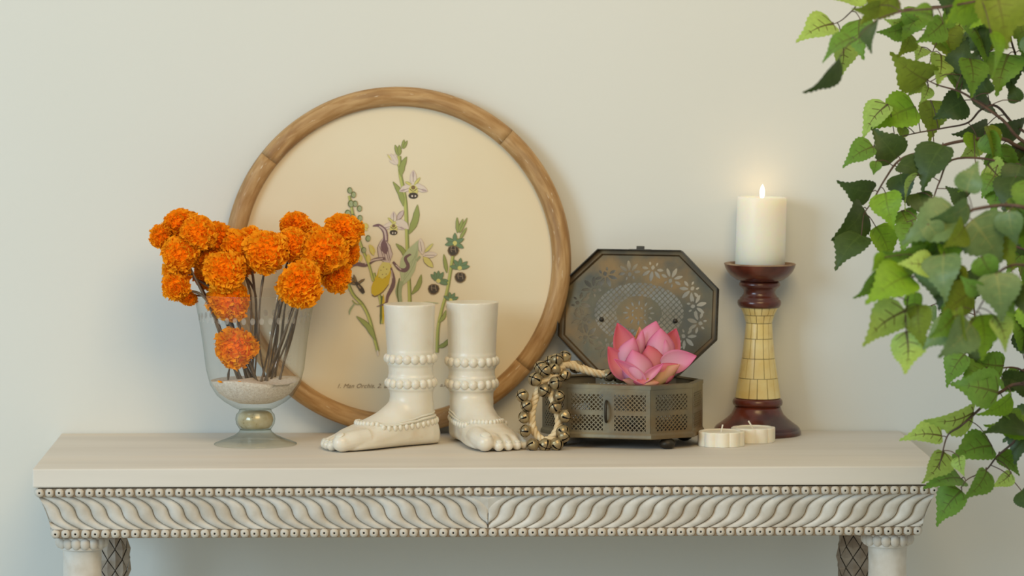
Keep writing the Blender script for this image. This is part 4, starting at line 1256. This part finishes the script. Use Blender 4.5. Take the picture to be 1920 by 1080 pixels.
# candle stands in the cup
cb0 = Vector(hp_) + Vector((315 * kh * math.sin(tilt), 0, 315 * kh * math.cos(tilt)))
cd = thing('pillar_candle', cb0, 'cream pillar candle burning on the wooden holder', 'candle')
cd.rotation_euler = (0, .028, 0)
v, f = lathe([(0, .3), (45.5, .3), (46.5, 1.5), (46.3, 60), (46, 128), (45.4, 130.5), (43.5, 131), (41, 130), (36, 128), (12, 126.5), (0, 126.5)], 64, kh)
part('wax_body', v, f, M['wax'], cd)
part('wick', *tube([(0, 0, 126 * kh), (0, 0, 134 * kh)], 1.2 * kh, 6), M['burnt'], cd)
fm = bpy.data.materials.new('flame'); fm.use_nodes = True
pb = fm.node_tree.nodes['Principled BSDF']; pb.inputs['Base Color'].default_value = (0, 0, 0, 1)
pb.inputs['Emission Color'].default_value = (1, .86, .58, 1); pb.inputs['Emission Strength'].default_value = 5.0
v, f = lathe([(0, 128), (3.4, 130), (4.4, 135), (4.5, 141), (3.8, 146), (2.4, 150), (1.0, 153), (0, 154)], 16, kh)
part('flame', v, f, fm, cd)
ld = bpy.data.lights.new('candle_glow', 'POINT'); ld.energy = .06; ld.color = (1, .62, .28); ld.shadow_soft_size = .006
lo_ = bpy.data.objects.new('candle_glow', ld); lo_.location = (0, 0, 143 * kh); link(lo_, cd)

# ================================================================== TEALIGHTS
def tealight(px, py, R, wick, label, rot):
    p = on_top(px, py); k = unit(p)
    t = thing('scalloped_tealight', p, label, 'candle', 'scalloped white tealights', rot)
    n = 96; v = []; f = []
    def rad(a): return R * (.93 + .085 * abs(math.cos(a * 5)) ** .8)
    rings = [(.0, 0, 0), (1.0, .4, 1), (1.0, 26, 1), (.985, 27.2, 1), (.86, 27.6, 0), (.80, 25.5, 0), (.5, 25, 0), (0, 25, 0)]
    for (s, z, sc) in rings:
        for i in range(n):
            a = 2 * math.pi * i / n
            rr = rad(a) * s if sc else R * .97 * s
            v.append((rr * math.cos(a) * k, rr * math.sin(a) * k, z * k))
    for j in range(len(rings) - 1):
        for i in range(n): f.append([j * n + i, j * n + (i + 1) % n, (j + 1) * n + (i + 1) % n, (j + 1) * n + i])
    part('wax_body', v, f, M['tea_wax'], t, False)
    ca, sa = math.cos(-rot), math.sin(-rot)
    w1 = Vector((wick * ca, wick * sa, 39)) * k
    part('wick', *tube([(0, 0, 24 * k), w1 * .6 + Vector((0, 0, 10 * k)), w1], 1.5 * k, 8), M['wick'], t)
tealight(1352, 835, 44, 3, 'white scalloped tealight nearest the box, in front of the other one', .3)
tealight(1412, 828, 41, -9, 'white scalloped tealight half behind the other, at the foot of the candle holder', .7)

# ================================================================== BIRCH-LIKE TREE AT THE RIGHT
def leaf_mesh(seed):
    rnd = random.Random(seed); nu = 22; v = []; uv = []; f = []
    for i in range(nu + 1):
        u = i / nu
        w = .46 * (math.sin(math.pi * min(1, u ** .62)) ** .9) * (1 - .42 * u) * 1.2 * (1 - .45 * max(0, (u - .55) / .45) * (1 - max(0, (u - .55) / .45)) * 2)
        if i == 0: w = .02
        if i == nu: w = .004
        tooth = .022 if i % 2 else -.016
        x = u - (.06 * math.sin(math.pi * min(1, u * 4)) if False else 0)
        z0 = .10 * math.sin(math.pi * u) - .12 * u * u
        for s in (-1, -.5, 0, .5, 1):
            ww = w * s + (tooth * (1 if s > 0 else -1) if abs(s) == 1 and 0 < i < nu else 0)
            xx = x - (.05 * abs(s) * (1 - u) if i > 0 else 0) + (.012 if abs(s) == 1 and i % 2 else 0)
            v.append((xx, ww, z0 + .16 * abs(ww) + .02 * math.sin(9 * u + 3 * s + seed) * abs(s)))
            uv.append((u, ww))
    for i in range(nu):
        for j in range(4): f.append([i * 5 + j, i * 5 + j + 1, (i + 1) * 5 + j + 1, (i + 1) * 5 + j])
    return mk_mesh('leaf', v, f, M['leaf_m'], True, uv=uv)
LEAFS = [leaf_mesh(s) for s in (1, 2, 3)]
TY = -.12
trunk_p = at(2230, 540, TY); tx = trunk_p.x
tree = thing('potted_tree', (tx, TY, 0), 'leafy green artificial birch tree reaching in from the right', 'tree')
tb0 = Vector((tx, TY, 0))
v, f = tube(smooth_path([(0, 0, 0), (.01, 0, .5), (-.01, .01, 1.0), (.015, 0, 1.5), (0, 0, 1.95)], 5), [.028 - .0007 * i for i in range(21)], 10)
trunk = part('trunk', v, f, M['trunk'], tree)
BR = [  # (depth at tip, base radius px, points)   first point is joined to the trunk
 (-.10, 5.0, [(1925, 283), (1885, 262), (1845, 260), (1790, 267), (1735, 283), (1688, 299), (1660, 335), (1637, 375), (1620, 400)]),
 (-.12, 4.6, [(1930, 272), (1880, 225), (1830, 190), (1800, 172), (1760, 160), (1738, 150)]),
 (-.05, 3.4, [(1925, 250), (1870, 200), (1840, 205), (1815, 230), (1770, 240), (1715, 250), (1670, 262), (1640, 276)]),
 (-.16, 3.8, [(1930, 40), (1850, 10), (1770, 12), (1700, 18), (1650, 30), (1612, 8), (1600, 18), (1578, 38), (1560, 46)]),
 (-.08, 3.0, [(1930, 130), (1900, 90), (1880, 20), (1820, 30), (1770, 60), (1745, 110), (1738, 180)]),
 (-.14, 3.4, [(1930, 330), (1860, 300), (1785, 300), (1762, 340), (1750, 372), (1738, 400), (1690, 420)]),
 (-.10, 3.8, [(1930, 470), (1870, 460), (1845, 485), (1835, 520), (1826, 555), (1828, 600), (1832, 655), (1812, 662)]),
 (-.16, 4.4, [(1930, 722), (1875, 736), (1850, 755), (1825, 778), (1800, 800), (1778, 815), (1768, 845), (1760, 880)]),
 (-.14, 3.4, [(1930, 800), (1900, 830), (1870, 855), (1848, 882), (1815, 898), (1802, 915)]),
 (-.12, 3.0, [(1930, 700), (1905, 690), (1880, 690), (1830, 700), (1809, 664)]),
 (-.48, 4.6, [(1940, 395), (1890, 385), (1840, 390), (1815, 400), (1790, 440), (1775, 470), (1745, 500), (1712, 520), (1700, 575), (1699, 615)]),
 (-.52, 4.0, [(1940, 500), (1880, 505), (1860, 540), (1840, 570), (1822, 605)]),
 (-.42, 4.0, [(1940, -20), (1880, -10), (1840, 0), (1760, 15), (1690, 22), (1640, 40), (1605, 75)]),
 (-.10, 3.0, [(1930, 590), (1915, 640), (1925, 690)]),
]
br_pts = []; br_obj = []
for bi, (dy, r0, pts) in enumerate(BR):
    w_ = [at(px, py, dy) - tb0 for px, py in pts]
    h = max(.45, min(1.9, w_[0].z - .14))
    w_ = [Vector((0, 0, h)), Vector((w_[0].x * .45, (dy - TY) * .6, (h + w_[0].z) / 2 + .02))] + w_
    sp = smooth_path(w_, 5)
    k = unit(tb0 + w_[2])
    rad = [max(.75, r0 * (1 - .82 * i / len(sp))) * k for i in range(len(sp))]
    o = part('branch', *tube(sp, rad, 7), M['bark'], tree)
    br_obj.append(o)
    br_pts += [(bi, q) for q in sp[2:]]
LV = '''1563 45 1494 73 .62 l 3|1578 72 1577 147 .62 l 3|1596 72 1539 112 .4 m 12|1574 108 1515 178 .3 d 12|1613 36 1615 108 .6 m 3|1641 41 1629 96 .3 d 12|1612 -22 1560 4 .6 l 3|1680 -8 1612 42 .7 o 12|
1702 48 1646 64 .5 m 3|1705 42 1660 40 .5 l 3|1740 150 1671 105 .62 o 4|1716 200 1636 237 .74 b 2|1665 196 1614 257 .5 l 2|1803 36 1792 91 .72 l 4|1850 -5 1768 41 .66 b 12|1868 -15 1889 90 .8 o 12|1897 5 1926 92 .7 o 4|
1800 140 1812 70 .68 d 1|1820 55 1838 105 .6 g 2|1858 62 1868 145 .36 b 12|1764 102 1760 160 .74 l 4|1741 163 1727 194 .7 l 4|1809 188 1752 222 .80 d 2|1745 188 1746 263 .62 o 2|1856 175 1830 131 .55 d 1|1912 190 1894 153 .6 d 1|
1822 188 1876 218 .5 d 2|1918 236 1860 238 .55 d 2|1852 233 1788 256 .5 d 2|1730 22 1690 75 .7 m 3|1768 42 1722 80 .7 m 3|1707 62 1686 107 .6 o 4|1728 88 1718 112 .8 l 4|1815 128 1823 154 .6 l 1|1728 148 1704 181 .6 o 4|
1638 275 1579 310 .58 m 2|1681 297 1636 240 .82 d 0|1643 302 1638 328 .8 m 0|1636 359 1571 344 .60 d 0|1619 390 1566 452 .62 d 0|1615 441 1565 501 .62 d 0|1660 361 1674 428 .74 b 0|1642 425 1674 496 .66 b 0|1689 326 1702 384 .7 d 0|
1768 272 1726 355 .6 d 0|1684 308 1745 332 .6 d 0|1722 327 1691 391 .2 l 5|1752 285 1724 313 .25 l 2|1720 362 1736 410 .8 d 5|1698 238 1688 263 .7 o 2|1662 482 1632 508 .6 b 10|1796 408 1690 452 .66 g 10|1712 420 1690 470 .7 m 5|
1812 360 1832 302 .75 g 10|1812 372 1774 352 .7 d 5|1852 308 1898 353 .70 l 5|1872 274 1913 350 .55 m 0|1826 252 1838 305 .45 b 5|1816 384 1748 416 .55 g 10|1822 412 1880 492 .92 g 10|1880 408 1896 503 .62 o 10|1748 502 1686 492 .7 l 10|
1885 380 1930 424 .5 m 10|1895 300 1932 352 .7 d 0|1900 420 1938 490 .7 d 6|1706 517 1625 563 .68 b 10|1650 508 1605 562 .5 m 10|1698 583 1614 643 .62 l 10|1699 621 1701 703 .66 l 10|1722 572 1729 651 .62 o 10|1666 562 1653 584 .7 m 10|
1740 496 1700 470 .7 g 10|1752 486 1757 568 .7 g 10|1748 572 1753 610 .45 g 6|1716 548 1722 602 .5 b 10|1868 512 1880 602 .82 g 11|1770 477 1771 562 .7 g 10|1822 548 1762 598 .74 o 11|1820 606 1765 671 .72 g 11|1839 590 1845 676 .74 b 11|
1865 594 1890 658 .62 l 11|1928 642 1889 581 .7 m 13|1809 664 1772 724 .56 m 9|1882 686 1815 676 .74 m 9|1884 700 1930 735 .7 m 9|1872 736 1784 718 .78 m 7|1826 772 1737 796 .50 l 7|1767 818 1688 819 .50 l 7|1770 847 1733 908 .66 l 7|
1803 897 1734 909 .5 m 8|1803 920 1753 984 .58 m 8|1850 882 1809 940 .60 m 8|1860 836 1780 858 .62 m 7|1798 856 1806 892 .6 l 7|1872 853 1914 889 .62 m 8|1896 886 1860 915 .5 l 8|1896 741 1836 782 .45 b 7|1926 788 1846 803 .5 b 7|
1928 810 1846 805 .42 d 8|1928 800 1900 867 .62 d 8|1880 712 1930 702 .7 d 9|1850 640 1815 690 .5 d 9|1850 690 1800 720 .6 m 9|1905 270 1945 320 .7 d 0|1878 560 1905 590 .6 m 11|1790 560 1765 540 .6 o 10|1850 440 1815 470 .7 m 6|1900 520 1870 560 .7 m 11|
1790 500 1808 552 .7 o 10|1840 545 1800 520 .6 m 11|1790 590 1768 630 .7 d 6|1775 390 1760 430 .6 d 5|1715 440 1760 470 .8 m 10|1730 480 1660 478 .6 m 10|1870 20 1845 60 .6 d 4|1780 20 1760 60 .6 m 3|1750 30 1700 20 .6 m 12|1800 10 1750 -10 .6 d 3|1650 10 1600 20 .5 o 12|
1905 330 1880 400 .6 d 5|1880 340 1860 400 .6 m 5|1940 340 1925 420 .7 m 10|1915 920 1930 960 .5 d 8|1905 700 1940 760 .7 d 9|1885 770 1915 800 .6 m 7|1690 395 1712 440 .8 m 5|1840 480 1870 530 .7 m 11|1860 480 1900 470 .7 d 6|1740 420 1770 460 .8 g 10|1920 60 1940 130 .7 m 4|1780 130 1800 180 .6 m 4|1755 60 1790 100 .6 m 4|1715 40 1690 20 .5 m 3|1830 320 1800 360 .6 m 5|1865 330 1840 370 .7 m 5|1850 250 1880 300 .6 m 0|1835 265 1800 300 .6 l 2'''
rnd = random.Random(21)
CODE = dict(l='leaf_l', b='leaf_b', m='leaf_m', o='leaf_o', d='leaf_d', g='leaf_g')
fill = random.Random(77)
for _ in range(46):                # leaves filling the thick of the crown
    px = 1935 - 175 * fill.random() ** 1.35; py = fill.choice((fill.uniform(0, 130), fill.uniform(230, 430), fill.uniform(380, 640), fill.uniform(400, 620)))
    bi = min(range(len(BR)), key=lambda q: min((px - a) ** 2 + (py - b) ** 2 for a, b in BR[q][2]))
    an = math.radians(fill.uniform(60, 150)); L0 = fill.uniform(50, 82)
    LV += '|%.0f %.0f %.0f %.0f %.2f %s %d' % (px, py, px + L0 * math.cos(an), py + L0 * math.sin(an), fill.uniform(.4, .75), fill.choice('mmddoogb'), bi)
for bi, (dy, r0, pts) in enumerate(BR):   # the side of the crown beyond the picture edge
    for _ in range(7):
        t_ = fill.random(); px = pts[0][0] + 20 + t_ * 170; py = pts[0][1] + t_ * 25 + fill.uniform(-25, 25)
        an = math.radians(fill.uniform(40, 150)); L0 = fill.uniform(55, 85)
        LV += '|%.0f %.0f %.0f %.0f %.2f %s %d' % (px, py, px + L0 * math.cos(an), py + L0 * math.sin(an), fill.uniform(.4, .75), fill.choice('mmddoblg'), bi)
for rec in LV.replace('\n', '').split('|'):
    q = rec.split(); bx0, by0, tx0, ty0 = map(float, q[:4]); wf = float(q[4]); code = q[5]; bi = int(q[6])
    dy = BR[bi][0] + rnd.uniform(-.035, .035)
    near = BR[bi][0] < -.3
    p0 = at(bx0, by0, dy) - tb0
    p1 = at(tx0, ty0, dy - rnd.uniform(-.01, .03)) - tb0
    ax_ = p1 - p0; L_ = ax_.length * 1.02
    xa = ax_.normalized()
    view = Vector((0, -1, .1)); nz_ = (view - xa * view.dot(xa)).normalized()
    full = .80
    roll = math.acos(max(.15, min(1, wf / full))) * rnd.choice((-1, 1))
    nz_ = Matrix.Rotation(roll, 3, xa) @ nz_
    ya = nz_.cross(xa)
    R = Matrix((xa, ya, nz_)).transposed().to_4x4()
    br = br_obj[bi]
    o = bpy.data.objects.new('leaf', LEAFS[rnd.randrange(3)])
    link(o, br)
    wy = 1.0 if wf / full <= 1 else wf / full
    if code in 'lbo' and rnd.random() < .35:
        R = R @ Matrix.Rotation(math.pi, 4, 'X')
    o.matrix_local = Matrix.Translation(p0) @ R @ Matrix.Diagonal((L_, L_ * .92 * wy, L_, 1))
    o.material_slots[0].link = 'OBJECT'; o.material_slots[0].material = M[CODE[code]]
    cand = [c for (b2, c) in br_pts if b2 == bi]
    nb_ = min(cand, key=lambda c: (c - p0).length + (0.03 if c.z < p0.z - .01 else 0))
    dist = (nb_ - p0).length
    if dist > .004:
        k = unit(tb0 + p0)
        mid = (nb_ + p0) / 2 + Vector((0, 0, dist * .12)); 
        part('petiole', *tube(smooth_path([nb_, mid, p0, p0 + xa * L_ * .05], 3), 1.0 * k, 5), M['bark'], br)
